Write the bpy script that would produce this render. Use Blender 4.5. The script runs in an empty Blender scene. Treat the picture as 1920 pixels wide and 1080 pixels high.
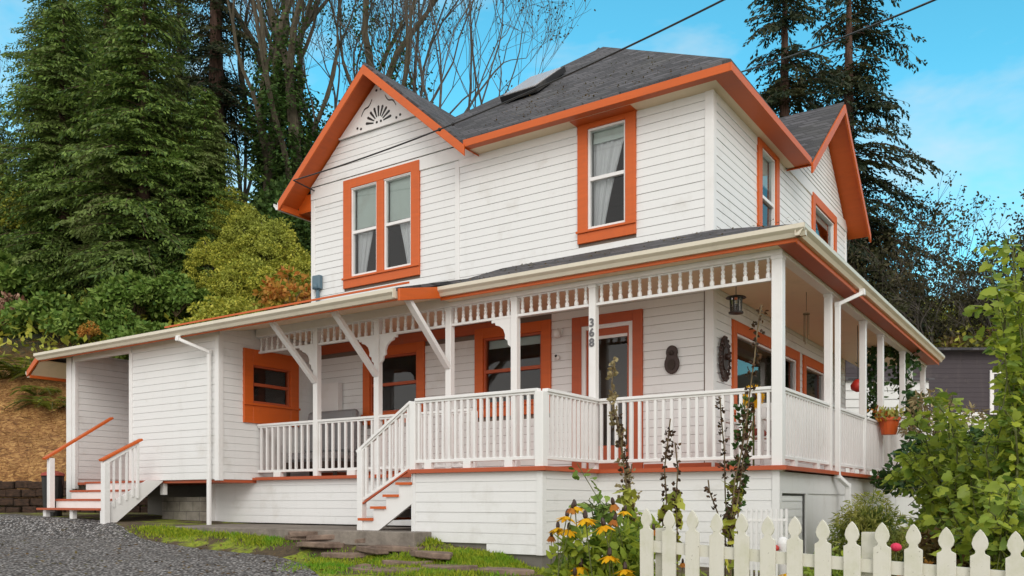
import bpy, math, random
import numpy as np
from mathutils import Vector
random.seed(7); RS = np.random.RandomState(11)
scene = bpy.context.scene
COL = scene.collection
# ------------------------------------------------------------------ camera model
F, HZ, CX = 1627.0, 940.0, 960.0
YAW = math.radians(34.0); SA, CA = math.sin(YAW), math.cos(YAW)
def at(u, d, v=None):
    l = (u - CX) / F * d
    x, y = -SA * d + CA * l, CA * d + SA * l
    return (x, y) if v is None else (x, y, (HZ - v) / F * d)
cam = bpy.data.cameras.new('camera'); camo = bpy.data.objects.new('camera', cam); COL.objects.link(camo)
cam.sensor_width = 36; cam.lens = F / 1920 * 36; cam.shift_y = 400 / 1920; cam.clip_end = 2000; cam.clip_start = .05
camo.rotation_euler = (math.radians(90), 0, YAW); scene.camera = camo
# ------------------------------------------------------------------ materials
def newmat(name):
    m = bpy.data.materials.new(name); m.use_nodes = True
    nt = m.node_tree; b = nt.nodes['Principled BSDF']; return m, nt, b
def N(nt, t, **k):
    n = nt.nodes.new(t)
    for a, v in k.items():
        if a in n.inputs.keys(): n.inputs[a].default_value = v
        else: setattr(n, a, v)
    return n
def ramp(nt, fac, stops):
    r = nt.nodes.new('ShaderNodeValToRGB'); e = r.color_ramp.elements
    while len(e) < len(stops): e.new(0.5)
    for i, (p, c) in enumerate(stops): e[i].position = p; e[i].color = (*c, 1)
    nt.links.new(fac, r.inputs[0]); return r.outputs[0]
def mix(nt, fac, a, b, mode='MIX'):
    n = nt.nodes.new('ShaderNodeMix'); n.data_type = 'RGBA'; n.blend_type = mode
    for s, v in ((0, fac), (6, a), (7, b)):
        if hasattr(v, 'links'): nt.links.new(v, n.inputs[s])
        else: n.inputs[s].default_value = v if s == 0 else (*v, 1)
    return n.outputs[2]
def geo(nt): return nt.nodes.new('ShaderNodeNewGeometry')
def noise(nt, scale, detail=3, rough=.55, vec=None, dist=0):
    n = N(nt, 'ShaderNodeTexNoise', Scale=scale, Detail=detail, Roughness=rough, Distortion=dist)
    if vec is None: vec = geo(nt).outputs['Position']
    nt.links.new(vec, n.inputs['Vector']); return n.outputs['Fac']
def mapping(nt, sc, vec=None):
    m = nt.nodes.new('ShaderNodeMapping'); m.inputs['Scale'].default_value = sc
    nt.links.new(vec or geo(nt).outputs['Position'], m.inputs['Vector']); return m.outputs[0]
def bump(nt, b, h, strength=.3, dist=.01):
    n = N(nt, 'ShaderNodeBump', Strength=strength, Distance=dist); nt.links.new(h, n.inputs['Height']); nt.links.new(n.outputs[0], b.inputs['Normal'])
def paint(name, col, rough=.5, var=.12, dirt=(.45, .4, .32), dirtamt=.35, grain=True, grime=False):
    m, nt, b = newmat(name)
    n1 = noise(nt, 1.7, 5, .65); n2 = noise(nt, 1, 4, .6, mapping(nt, (1.5, 1.5, 20)))
    dark = tuple(c * (1 - var) for c in col)
    c1 = mix(nt, n2, dark, col)
    d = ramp(nt, n1, [(.56, (0, 0, 0)), (.8, (dirtamt,) * 3)])
    c2 = mix(nt, d, c1, tuple(a * .5 + c * .5 * q for a, c, q in zip(dirt, dirt, col)))
    st_ = ramp(nt, noise(nt, 1, 5, .7, mapping(nt, (5, 5, .5))), [(.55, (0, 0, 0)), (.9, (dirtamt * .4,) * 3)]); c2 = mix(nt, st_, c2, tuple(x * .62 for x in dirt))
    if grime:
        sp_ = nt.nodes.new('ShaderNodeSeparateXYZ'); nt.links.new(geo(nt).outputs['Position'], sp_.inputs[0]); mg = N(nt, 'ShaderNodeMapRange'); mg.inputs[1].default_value = -.2; mg.inputs[2].default_value = -1.3; nt.links.new(sp_.outputs[2], mg.inputs[0])
        gm = N(nt, 'ShaderNodeMath', operation='MULTIPLY'); nt.links.new(mg.outputs[0], gm.inputs[0]); nt.links.new(ramp(nt, noise(nt, 5, 5, .7), [(.4, (.0,)*3), (.7, (.5,)*3)]), gm.inputs[1]); c2 = mix(nt, gm.outputs[0], c2, (.30, .28, .20))
    nt.links.new(c2, b.inputs['Base Color']); b.inputs['Roughness'].default_value = rough
    if grain: bump(nt, b, noise(nt, 1, 3, .6, mapping(nt, (3, 3, 60))), .12, .003)
    return m
M = {}
M['white'] = paint('white_siding_paint', (.785, .785, .78), .5, .035, dirtamt=.38, grime=True)
M['trim'] = paint('white_trim_paint', (.81, .80, .79), .42, .05, dirtamt=.25)
M['cream'] = paint('cream_ceiling_paint', (.84, .68, .48), .6, .04)
M['shade'] = paint('roller_blind_cloth', (.62, .70, .66), .8, .05)
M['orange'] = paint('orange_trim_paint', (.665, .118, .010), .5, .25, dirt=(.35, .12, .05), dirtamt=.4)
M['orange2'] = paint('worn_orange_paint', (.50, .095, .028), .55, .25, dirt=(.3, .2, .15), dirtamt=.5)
M['gutter'] = paint('cream_gutter_metal', (.70, .64, .52), .35, .08, dirtamt=.4, grain=False)
M['foundation'] = paint('weathered_concrete', (.20, .185, .16), .85, .3, dirt=(.08, .07, .05), dirtamt=.6)
M['iron'] = paint('dark_brown_iron', (.045, .02, .014), .5, .3, grain=False)
M['black'] = paint('black_metal', (.012, .012, .013), .45, .2, grain=False)
M['grey'] = paint('grey_cushion_cloth', (.27, .27, .28), .9, .3, grain=False)
M['slateblue'] = paint('slate_blue_metal', (.10, .17, .22), .5, .1, grain=False)
M['numbers'] = paint('grey_number_metal', (.13, .13, .14), .4, .1, grain=False)
M['terra'] = paint('orange_pot_plastic', (.72, .12, .02), .4, .1, grain=False)
M['red'] = paint('red_metal', (.5, .03, .02), .4, .1, grain=False)
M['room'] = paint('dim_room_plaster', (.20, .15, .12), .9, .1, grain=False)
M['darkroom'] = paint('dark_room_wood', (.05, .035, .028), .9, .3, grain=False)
M['siding_dark'] = paint('plum_brown_siding', (.055, .042, .05), .7, .15)
M['yellow'] = paint('yellow_petal', (.85, .43, .01), .6, .25, grain=False)
M['pink'] = paint('pink_petal', (.75, .03, .10), .6, .2, grain=False)
M['rust'] = paint('brick_red_cloth', (.35, .06, .04), .8, .2, grain=False)
def mat_fence():
    m, nt, b = newmat('mossy_fence_paint')
    a = noise(nt, 6, 5, .7); z = noise(nt, 1, 4, .6, mapping(nt, (25, 25, 3)))
    c = mix(nt, ramp(nt, a, [(.45, (0,)*3), (.85, (1,)*3)]), (.66, .64, .56), (.52, .52, .37))
    c = mix(nt, ramp(nt, z, [(.5, (0,)*3), (.85, (.6,)*3)]), c, (.70, .68, .62))
    s = noise(nt, 70, 2, .5); c = mix(nt, ramp(nt, s, [(.7, (0,)*3), (.74, (.6,)*3)]), c, (.16, .15, .10))
    nt.links.new(c, b.inputs['Base Color']); b.inputs['Roughness'].default_value = .75
    bump(nt, b, z, .4, .006); return m
M['fence'] = mat_fence()
def mat_shingle():
    m, nt, b = newmat('asphalt_shingles')
    p = geo(nt).outputs['Position']; s = nt.nodes.new('ShaderNodeSeparateXYZ'); nt.links.new(p, s.inputs[0])
    ad = N(nt, 'ShaderNodeMath', operation='ADD'); nt.links.new(s.outputs[0], ad.inputs[0]); nt.links.new(s.outputs[1], ad.inputs[1])
    cb = nt.nodes.new('ShaderNodeCombineXYZ'); nt.links.new(ad.outputs[0], cb.inputs[0]); nt.links.new(s.outputs[2], cb.inputs[1])
    br = N(nt, 'ShaderNodeTexBrick'); nt.links.new(cb.outputs[0], br.inputs['Vector'])
    for k, v in (('Scale', 1), ('Mortar Size', .014), ('Mortar Smooth', .3), ('Bias', -.1), ('Brick Width', .31), ('Row Height', .10)): br.inputs[k].default_value = v
    br.inputs['Color1'].default_value = (.020, .020, .025, 1); br.inputs['Color2'].default_value = (.105, .10, .112, 1); br.inputs['Mortar'].default_value = (.010, .010, .012, 1)
    c = mix(nt, ramp(nt, noise(nt, 90, 2, .6), [(.35, (0,)*3), (.7, (.4,)*3)]), br.outputs['Color'], (.17, .165, .17))
    c = mix(nt, ramp(nt, noise(nt, .9, 4, .6), [(.5, (0,)*3), (.8, (.45,)*3)]), c, (.10, .10, .085))
    nt.links.new(c, b.inputs['Base Color']); b.inputs['Roughness'].default_value = .85
    bump(nt, b, br.outputs['Fac'], .6, -.01); return m
M['shingle'] = mat_shingle()
def mat_block():
    m, nt, b = newmat('concrete_blocks')
    p = geo(nt).outputs['Position']; s = nt.nodes.new('ShaderNodeSeparateXYZ'); nt.links.new(p, s.inputs[0])
    cb = nt.nodes.new('ShaderNodeCombineXYZ'); nt.links.new(s.outputs[0], cb.inputs[0]); nt.links.new(s.outputs[2], cb.inputs[1])
    br = N(nt, 'ShaderNodeTexBrick'); nt.links.new(cb.outputs[0], br.inputs['Vector'])
    for k, v in (('Scale', 1), ('Mortar Size', .006), ('Brick Width', .4), ('Row Height', .19)): br.inputs[k].default_value = v
    br.inputs['Color1'].default_value = (.26, .235, .20, 1); br.inputs['Color2'].default_value = (.36, .33, .28, 1); br.inputs['Mortar'].default_value = (.12, .11, .10, 1)
    c = mix(nt, ramp(nt, noise(nt, 3, 5, .7), [(.4, (0,)*3), (.75, (.8,)*3)]), br.outputs['Color'], (.09, .08, .06))
    nt.links.new(c, b.inputs['Base Color']); b.inputs['Roughness'].default_value = .95; bump(nt, b, noise(nt, 40, 3), .4, .01); return m
M['block'] = mat_block()
def mat_glass():
    m, nt, b = newmat('window_glass'); nt.nodes.remove(b); out = nt.nodes['Material Output']
    tr = N(nt, 'ShaderNodeBsdfTransparent'); tr.inputs[0].default_value = (.88, .90, .90, 1)
    gl = N(nt, 'ShaderNodeBsdfGlossy'); gl.inputs['Roughness'].default_value = .02; gl.inputs[0].default_value = (.95, .95, .95, 1)
    bu = N(nt, 'ShaderNodeBump', Strength=.02, Distance=.02); nt.links.new(noise(nt, 1.3, 2), bu.inputs['Height']); nt.links.new(bu.outputs[0], gl.inputs['Normal'])
    fr = N(nt, 'ShaderNodeFresnel', IOR=1.5); mx = nt.nodes.new('ShaderNodeMixShader')
    nt.links.new(fr.outputs[0], mx.inputs[0]); nt.links.new(tr.outputs[0], mx.inputs[1]); nt.links.new(gl.outputs[0], mx.inputs[2]); nt.links.new(mx.outputs[0], out.inputs[0])
    return m
M['glass'] = mat_glass()
def mat_curtain():
    m, nt, b = newmat('sheer_curtain')
    nt.links.new(mix(nt, noise(nt, 2, 3), (.72, .73, .75), (.82, .83, .84)), b.inputs['Base Color']); b.inputs['Roughness'].default_value = .9; return m
M['curtain'] = mat_curtain()
def leafmat(name, c1, c2, c3=None, rough=.6, trans=.25, clump=.8, spec=.3):
    m, nt, b = newmat(name)
    g = geo(nt); r = g.outputs['Random Per Island']
    c = mix(nt, r, c1, c2)
    if c3:
        q = ramp(nt, noise(nt, clump, 3, .6), [(.48, (0,)*3), (.66, (1,)*3)]); c = mix(nt, q, c, c3)
    nt.links.new(c, b.inputs['Base Color']); b.inputs['Roughness'].default_value = rough
    b.inputs['Specular IOR Level'].default_value = spec
    tl = N(nt, 'ShaderNodeBsdfTranslucent'); nt.links.new(c, tl.inputs[0]); mx = nt.nodes.new('ShaderNodeMixShader'); mx.inputs[0].default_value = trans
    nt.links.new(b.outputs[0], mx.inputs[1]); nt.links.new(tl.outputs[0], mx.inputs[2]); nt.links.new(mx.outputs[0], nt.nodes['Material Output'].inputs[0])
    return m
M['needle'] = leafmat('dark_fir_needles', (.025, .065, .014), (.21, .31, .06), (.15, .19, .055), clump=.45)
M['needle2'] = leafmat('blackish_spruce_needles', (.012, .026, .013), (.04, .055, .022), (.06, .06, .02), clump=.5)
M['leafy'] = leafmat('yellow_green_leaves', (.20, .25, .03), (.62, .58, .09), (.34, .38, .07), clump=.5)
M['vine'] = leafmat('broad_vine_leaves', (.09, .18, .03), (.48, .54, .06), (.28, .38, .05), clump=2.6, rough=.42, trans=.4)
M['vine_d'] = leafmat('deep_green_leaves', (.025, .07, .02), (.08, .15, .03), (.04, .10, .04), clump=1.2, rough=.4)
M['bright'] = leafmat('mid_green_leaves', (.06, .14, .02), (.28, .38, .08), (.14, .24, .04), clump=1.0)
M['ivy'] = leafmat('ivy_leaves', (.02, .05, .012), (.09, .15, .03), (.05, .12, .02), clump=1.0)
M['fern'] = leafmat('fern_fronds', (.16, .26, .03), (.42, .46, .08), clump=1)
M['autumn'] = leafmat('orange_autumn_leaves', (.45, .14, .03), (.55, .30, .06), (.30, .28, .03), clump=1.2)
M['brownleaf'] = leafmat('brown_withered_leaves', (.10, .055, .02), (.20, .13, .04), (.10, .11, .03), clump=.6)
M['duskleaf'] = leafmat('sparse_dark_leaves', (.03, .03, .015), (.09, .075, .03), (.05, .06, .02), clump=.6)
M['redleaf'] = leafmat('dark_red_leaves', (.13, .03, .02), (.50, .33, .22), (.09, .02, .015), clump=3)
M['golden'] = leafmat('golden_green_sprays', (.26, .30, .05), (.60, .56, .16), (.16, .24, .04), clump=1.8)
M['straw'] = leafmat('dry_straw', (.25, .13, .04), (.50, .30, .11), (.20, .09, .03), clump=.8, trans=.1)
M['grass'] = leafmat('bright_moss_blades', (.12, .22, .012), (.42, .46, .03), (.13, .32, .015), clump=1.5)
M['pod'] = leafmat('dark_seed_pods', (.028, .016, .008), (.10, .05, .02), trans=.1)
M['palepod'] = leafmat('pale_seed_pods', (.40, .33, .17), (.20, .14, .06), trans=.2)
M['flower'] = leafmat('golden_petals', (.80, .36, .01), (.90, .55, .02), trans=.3, spec=.1)
M['darkflower'] = leafmat('withered_petals', (.32, .09, .015), (.5, .2, .02), trans=.2)
def mat_bark(name, c1, c2, sc=(8, 8, 1.2)):
    m, nt, b = newmat(name); n = noise(nt, 2, 5, .7, mapping(nt, sc))
    nt.links.new(ramp(nt, n, [(.3, c1), (.7, c2)]), b.inputs['Base Color']); b.inputs['Roughness'].default_value = .95; bump(nt, b, n, .6, .03); return m
M['bark'] = mat_bark('brown_fir_bark', (.045, .025, .018), (.15, .085, .06))
M['greybark'] = mat_bark('grey_maple_bark', (.04, .034, .028), (.145, .125, .108))
M['darkbark'] = mat_bark('dark_ivy_stained_bark', (.035, .028, .018), (.12, .10, .065))
M['stem'] = mat_bark('green_stem', (.06, .07, .02), (.14, .15, .05))
M['deadstem'] = mat_bark('dry_stem', (.09, .06, .03), (.20, .15, .08))
M['stonewall'] = mat_bark('dark_retaining_stone', (.012, .007, .005), (.085, .045, .028), (4, 4, 9))
M['concrete'] = mat_bark('damp_concrete', (.14, .12, .10), (.30, .26, .22), (2, 2, 2))
M['flag'] = mat_bark('reddish_flagstone', (.09, .06, .045), (.30, .215, .165), (2, 2, 2))
def mat_ground():
    m, nt, b = newmat('garden_soil'); p = geo(nt).outputs['Position']
    f = noise(nt, 14, 5, .7); c = ramp(nt, f, [(.3, (.05, .035, .02)), (.7, (.13, .09, .045))])
    mo = ramp(nt, noise(nt, 1.6, 4, .65), [(.50, (0,)*3), (.58, (1,)*3)]); gr = ramp(nt, noise(nt, 20, 4, .7), [(.3, (.10, .16, .012)), (.7, (.36, .40, .025))])
    c = mix(nt, mo, c, gr)
    s = nt.nodes.new('ShaderNodeSeparateXYZ'); nt.links.new(p, s.inputs[0])
    hill = N(nt, 'ShaderNodeMapRange'); hill.inputs[1].default_value = -.1; hill.inputs[2].default_value = .3; nt.links.new(s.outputs[2], hill.inputs[0])
    st = ramp(nt, noise(nt, 1, 6, .75, mapping(nt, (5, 5, 12)), 1.5), [(.34, (.07, .03, .012)), (.48, (.30, .14, .045)), (.66, (.60, .36, .13))])
    c = mix(nt, hill.outputs[0], c, st)
    fl = N(nt, 'ShaderNodeMapRange'); fl.inputs[1].default_value = 3.6; fl.inputs[2].default_value = 5.2; nt.links.new(s.outputs[2], fl.inputs[0]); c = mix(nt, fl.outputs[0], c, (.03, .035, .015))
    nt.links.new(c, b.inputs['Base Color']); b.inputs['Roughness'].default_value = .95; bump(nt, b, f, .8, .04); return m
M['ground'] = mat_ground()
def mat_gravel():
    m, nt, b = newmat('grey_gravel')
    v = N(nt, 'ShaderNodeTexVoronoi', Scale=27.0); nt.links.new(geo(nt).outputs['Position'], v.inputs['Vector'])
    sp = nt.nodes.new('ShaderNodeSeparateColor'); nt.links.new(v.outputs['Color'], sp.inputs[0])
    c = ramp(nt, sp.outputs[0], [(.0, (.035, .033, .035)), (.35, (.26, .245, .24)), (.75, (.48, .46, .45)), (1, (.70, .68, .67))])
    c = mix(nt, ramp(nt, sp.outputs[1], [(.8, (0,)*3), (.9, (.5,)*3)]), c, (.22, .16, .11))
    c = mix(nt, ramp(nt, v.outputs['Distance'], [(.35, (0,)*3), (.6, (.9,)*3)]), c, (.035, .032, .03))
    c = mix(nt, ramp(nt, noise(nt, .8, 4), [(.45, (0,)*3), (.8, (.45,)*3)]), c, (.12, .11, .105))
    nt.links.new(c, b.inputs['Base Color']); b.inputs['Roughness'].default_value = .8
    bump(nt, b, v.outputs['Distance'], 1.0, -.05); return m
M['gravel'] = mat_gravel()
# ------------------------------------------------------------------ object helpers
def tag(o, label=None, cat=None, group=None, kind=None):
    if label: o['label'] = label
    if cat: o['category'] = cat
    if group: o['group'] = group
    if kind: o['kind'] = kind
    return o
def empty(name, loc=(0, 0, 0), label=None, cat=None, group=None):
    o = bpy.data.objects.new(name, None); COL.objects.link(o); o.location = loc; o.empty_display_size = .2
    return tag(o, label, cat, group)
def org(p):
    v = Vector((0, 0, 0))
    while p is not None: v += p.location; p = p.parent
    return v
class MB:
    def __init__(s): s.v = []; s.f = []
    def add(s, vs, fs):
        n = len(s.v); s.v += [tuple(p) for p in vs]; s.f += [tuple(i + n for i in f) for f in fs]; return s
    def box(s, x0, x1, y0, y1, z0, z1):
        x0, x1 = sorted((x0, x1)); y0, y1 = sorted((y0, y1)); z0, z1 = sorted((z0, z1))
        return s.add([(x0,y0,z0),(x1,y0,z0),(x1,y1,z0),(x0,y1,z0),(x0,y0,z1),(x1,y0,z1),(x1,y1,z1),(x0,y1,z1)],
                     [(0,3,2,1),(4,5,6,7),(0,1,5,4),(1,2,6,5),(2,3,7,6),(3,0,4,7)])
    def beam(s, p, q, w, h, up=(0, 0, 1)):
        p, q = Vector(p), Vector(q); d = (q - p).normalized(); up = (0,1,0) if abs(d.z) > .999 else up; sd = d.cross(Vector(up)).normalized(); u = sd.cross(d)
        vs = [a + sd * i * w / 2 + u * j * h / 2 for a in (p, q) for i, j in ((-1,-1),(1,-1),(1,1),(-1,1))]
        return s.add(vs, [(0,3,2,1),(4,5,6,7),(0,1,5,4),(1,2,6,5),(2,3,7,6),(3,0,4,7)])
    def prism(s, pts, vec):
        n = len(pts); v = Vector(vec); a = [Vector(p) for p in pts]
        return s.add(a + [p + v for p in a], [tuple(range(n))[::-1], tuple(range(n, 2*n))] + [(i, (i+1) % n, n + (i+1) % n, n + i) for i in range(n)])
    def tube(s, pts, rad, n=8, cap=True):
        pts = [Vector(p) for p in pts]; m = len(pts)
        if not hasattr(rad, '__len__'): rad = [rad] * m
        b = len(s.v); ref = Vector((0, 0, 1)) if abs((pts[-1]-pts[0]).normalized().z) < .9 else Vector((1, 0, 0))
        for i, p in enumerate(pts):
            d = (pts[min(i+1, m-1)] - pts[max(i-1, 0)]).normalized(); a = d.cross(ref).normalized(); c = d.cross(a)
            for k in range(n):
                t = 2 * math.pi * k / n; s.v.append(tuple(p + (a * math.cos(t) + c * math.sin(t)) * rad[i]))
        for i in range(m - 1):
            for k in range(n):
                k2 = (k + 1) % n; s.f.append((b+i*n+k, b+i*n+k2, b+(i+1)*n+k2, b+(i+1)*n+k))
        if cap: s.f.append(tuple(b + k for k in range(n))); s.f.append(tuple(b + (m-1)*n + k for k in range(n))[::-1])
        return s
    def lathe(s, c, prof, n=12):
        b = len(s.v); m = len(prof)
        for r, z in prof:
            for k in range(n):
                t = 2*math.pi*k/n; s.v.append((c[0] + r*math.cos(t), c[1] + r*math.sin(t), c[2] + z))
        for i in range(m-1):
            for k in range(n):
                k2 = (k+1) % n; s.f.append((b+i*n+k, b+i*n+k2, b+(i+1)*n+k2, b+(i+1)*n+k))
        s.f.append(tuple(b+k for k in range(n))[::-1]); s.f.append(tuple(b+(m-1)*n+k for k in range(n))); return s
    def ball(s, c, r, n=8, sz=1):
        return s.lathe(c, [(r*math.sin(math.pi*(i+.15)/(n-.7)), -sz*r*math.cos(math.pi*(i+.15)/(n-.7))) for i in range(n)], n + 2)
    def build(s, name, mat, parent=None, label=None, cat=None, group=None, kind=None, smooth=False, bevel=0):
        me = bpy.data.meshes.new(name); o0 = org(parent)
        me.from_pydata([(a-o0.x, b-o0.y, c-o0.z) for a, b, c in s.v], [], s.f); me.update()
        me.materials.append(M[mat] if isinstance(mat, str) else mat)
        if smooth: me.polygons.foreach_set('use_smooth', [True]*len(me.polygons))
        o = bpy.data.objects.new(name, me); COL.objects.link(o); o.parent = parent
        if bevel:
            md = o.modifiers.new('bevel', 'BEVEL'); md.width = bevel; md.segments = 1; md.limit_method = 'ANGLE'
        return tag(o, label, cat, group, kind)
def kids(o): return [c for c in bpy.data.objects if c.parent == o]
def copy_thing(root, loc, rz=0, sc=1, label=None, group=None):
    r = root.copy(); COL.objects.link(r); r.location = loc; r.rotation_euler = (0, 0, rz); r.scale = (sc,)*3 if not hasattr(sc, '__len__') else sc
    if label: r['label'] = label
    if group: r['group'] = group
    for ch in kids(root):
        c = ch.copy(); COL.objects.link(c); c.parent = r
        for g in kids(ch):
            d = g.copy(); COL.objects.link(d); d.parent = c
    return r
# local frames: wall facing -Y at y=c ('Y'), wall facing +X at x=c ('X')
def bx(mb, pl, c, a0, a1, o0, o1, z0, z1):
    if pl == 'Y': mb.box(a0, a1, c - o1, c - o0, z0, z1)
    else: mb.box(c + o0, c + o1, a0, a1, z0, z1)
def pt(pl, c, a, o, z): return (a, c - o, z) if pl == 'Y' else (c + o, a, z)
def backing(mb, pl, c, a0, a1, z0, z1, holes=(), thick=.12):
    As = sorted({a0, a1, *[min(max(h[i], a0), a1) for h in holes for i in (0, 1)]}); Zs = sorted({z0, z1, *[min(max(h[i], z0), z1) for h in holes for i in (2, 3)]})
    for i in range(len(As)-1):
        for j in range(len(Zs)-1):
            am, zm = (As[i]+As[i+1])/2, (Zs[j]+Zs[j+1])/2
            if any(h[0] < am < h[1] and h[2] < zm < h[3] for h in holes): continue
            for o in (0, -thick): mb.add([pt(pl,c,As[i],o,Zs[j]), pt(pl,c,As[i+1],o,Zs[j]), pt(pl,c,As[i+1],o,Zs[j+1]), pt(pl,c,As[i],o,Zs[j+1])], [(0,1,2,3)])
    for h in holes:
        for q in ((h[0],h[2],h[1],h[2]),(h[0],h[3],h[1],h[3]),(h[0],h[2],h[0],h[3]),(h[1],h[2],h[1],h[3])):
            mb.add([pt(pl,c,q[0],0,q[1]), pt(pl,c,q[2],0,q[3]), pt(pl,c,q[2],-thick,q[3]), pt(pl,c,q[0],-thick,q[1])], [(0,1,2,3)])
def siding(mb, pl, c, a0, a1, z0, z1, holes=(), pitch=.126, t=.015, gap=.0048, clip=None):
    z = z0; rr = random.Random(int((a0+z0)*1000))
    while z < z1 - .02:
        zt = min(z + pitch, z1); lo = z + gap
        segs = [(a0, a1)]
        if clip:
            l, r = clip(zt); l2, r2 = clip(lo); segs = [(max(a0, l), min(a1, r))]; e0, e1 = segs[0][0]-max(a0,l2), min(a1,r2)-segs[0][1]
            if segs[0][1] - segs[0][0] < .03: break
        for h in holes:
            if h[2] < zt - .004 and h[3] > lo + .004:
                n = []
                for s0, s1 in segs:
                    if h[1] <= s0 or h[0] >= s1: n.append((s0, s1)); continue
                    if h[0] > s0: n.append((s0, h[0]))
                    if h[1] < s1: n.append((h[1], s1))
                segs = n
        j = rr.uniform(-.0015, .0015)
        for s0, s1 in segs:
            cuts = [s0]
            while s1 - cuts[-1] > 4.2: cuts.append(cuts[-1] + rr.uniform(1.8, 3.6))
            cuts.append(s1)
            for q0, q1 in zip(cuts, cuts[1:]):
                tt = t + j + rr.uniform(-.001, .001); q0 += .0015; q1 -= .0015
                P = lambda a, o, zz: pt(pl, c, a, o, zz)
                b0, b1 = (q0-e0, q1+e1) if clip else (q0, q1)
                mb.add([P(b0,0.001,lo),P(b1,0.001,lo),P(q1,0.001,zt),P(q0,0.001,zt),P(b0,tt,lo),P(b1,tt,lo),P(q1,tt*.6,zt),P(q0,tt*.6,zt)],
                       [(0,3,2,1),(4,5,6,7),(0,1,5,4),(1,2,6,5),(2,3,7,6),(3,0,4,7)])
        z += pitch
exec_parts = []
# ------------------------------------------------------------------ HOUSE
P1, PW, XS, SX, PX = 10.41, 11.76, -12.55, -4.516, -3.17
DK = .43      # deck top
house = empty('house', (-8.5, 14, -.4), 'white two storey clapboard house with orange trim and a wrap around porch', 'house')
def part(mb, name, mat, parent=None, **k): return mb.build(name, mat, parent or house, **k)
WINS = []
def window(pl, c, a0, a1, z0, z1, tw=.17, bottom=.2, top=.17, mull=0, sash='trim', mid=True, blind=0, curtain=None, label=None, trim='orange', deep=.10, lower_blind=None, parent=None):
    t = MB(); e = .05
    bx(t,pl,c,a0,a0+tw,0.0,e,z0,z1); bx(t,pl,c,a1-tw,a1,0.0,e,z0,z1); bx(t,pl,c,a0+tw,a1-tw,0.0,e,z1-top,z1); bx(t,pl,c,a0+tw,a1-tw,0.0,e,z0,z0+bottom)
    bx(t,pl,c,a0-.015,a1+.015,e+.001,e+.028,z0+bottom-.045,z0+bottom-.008)
    g0, g1, h0, h1 = a0+tw, a1-tw, z0+bottom, z1-top
    lights = [(g0, g1)]
    if mull:
        m = (g0+g1)/2; bx(t,pl,c,m-mull/2,m+mull/2,-.02,e-.002,h0,h1); lights = [(g0, m-mull/2), (m+mull/2, g1)]
    w = part(t, 'window', trim, parent, bevel=.004, label=label)
    for li, (l0, l1) in enumerate(lights):
        s = MB(); k = .035; zm = (h0+h1)/2
        for (q0,q1,r0,r1,o) in ((l0,l0+k,h0,h1,.0),(l1-k,l1,h0,h1,.0),(l0+k,l1-k,h1-k,h1,.0),(l0+k,l1-k,h0,h0+k*1.2,.0)): bx(s,pl,c,q0,q1,-.07,o+.02,r0,r1)
        if mid: bx(s,pl,c,l0+k,l1-k,-.06,.014,zm-.028,zm+.028)
        s.build('sash', sash, w, bevel=.003)
        g = MB(); g.add([pt(pl,c,l0+k,-.03,h0), pt(pl,c,l1-k,-.03,h0), pt(pl,c,l1-k,-.03,h1), pt(pl,c,l0+k,-.03,h1)], [(0,1,2,3)]); g.build('pane', 'glass', w)
        if blind:
            g = MB(); zb = h1 - (h1-h0)*blind; bx(g,pl,c,l0+k+.005,l1-k-.005,-.10,-.092,zb,h1-.01); bx(g,pl,c,l0+k+.005,l1-k-.005,-.108,-.085,zb-.02,zb); g.build('blind', 'shade', w)
        if curtain:
            for side in ((curtain[li],) if isinstance(curtain, list) else (curtain,)):
                g = MB(); nz, na = 16, 30
                for iz in range(nz+1):
                    tz = iz/nz; zz = h1 - tz*(h1-h0); 
                    wd = (l1-l0) * (.62*(1-tz)**1.2 + .30) * (1.0 if side == 'L' and not mull else 1.08)
                    for ia in range(na+1):
                        ta = ia/na; a = (l0+.01+wd*ta) if side == 'L' else (l1-.01-wd*ta)
                        g.v.append(pt(pl,c,a,-.14-.014*math.sin(ta*38)-.010*math.sin(ta*17+1),zz))
                for iz in range(nz):
                    for ia in range(na):
                        k0 = iz*(na+1)+ia; g.f.append((k0,k0+1,k0+na+2,k0+na+1))
                g.build('curtain', 'curtain', w, smooth=True)
    WINS.append((pl, c, (a0+tw-.01, a1-tw+.01, z0+bottom-.01, z1-top+.01)))
    return w
# openings
uwL = (-11.72, -9.87, 3.98, 6.00); uwR = (-6.68, -5.69, 3.98, 5.90)
lwA = (-11.22, -9.76, 1.40, 2.80); lwB = (-8.66, -7.17, 1.40, 2.88); door = (-6.78, -5.58, DK, 2.85)
usA = (13.67, 14.75, 3.98, 5.9); usB = (16.85, 18.66, 4.1, 5.88)
lsA = (12.51, 15.96, 1.15, 2.70); lsB = (16.24, 17.9, 1.15, 2.70)
rwS = (10.07, 11.34, 1.40, 2.72)
inset = lambda h, tw=.17, b=.2, t=.17: (h[0]+tw, h[1]-tw, h[2]+b, h[3]-t)
ww = [inset(uwL), inset(uwR), inset(lwA), inset(lwB)]
doorhole = (door[0]+.16, door[1]-.16, DK, door[3]-.15)
EAVE = 5.86
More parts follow.
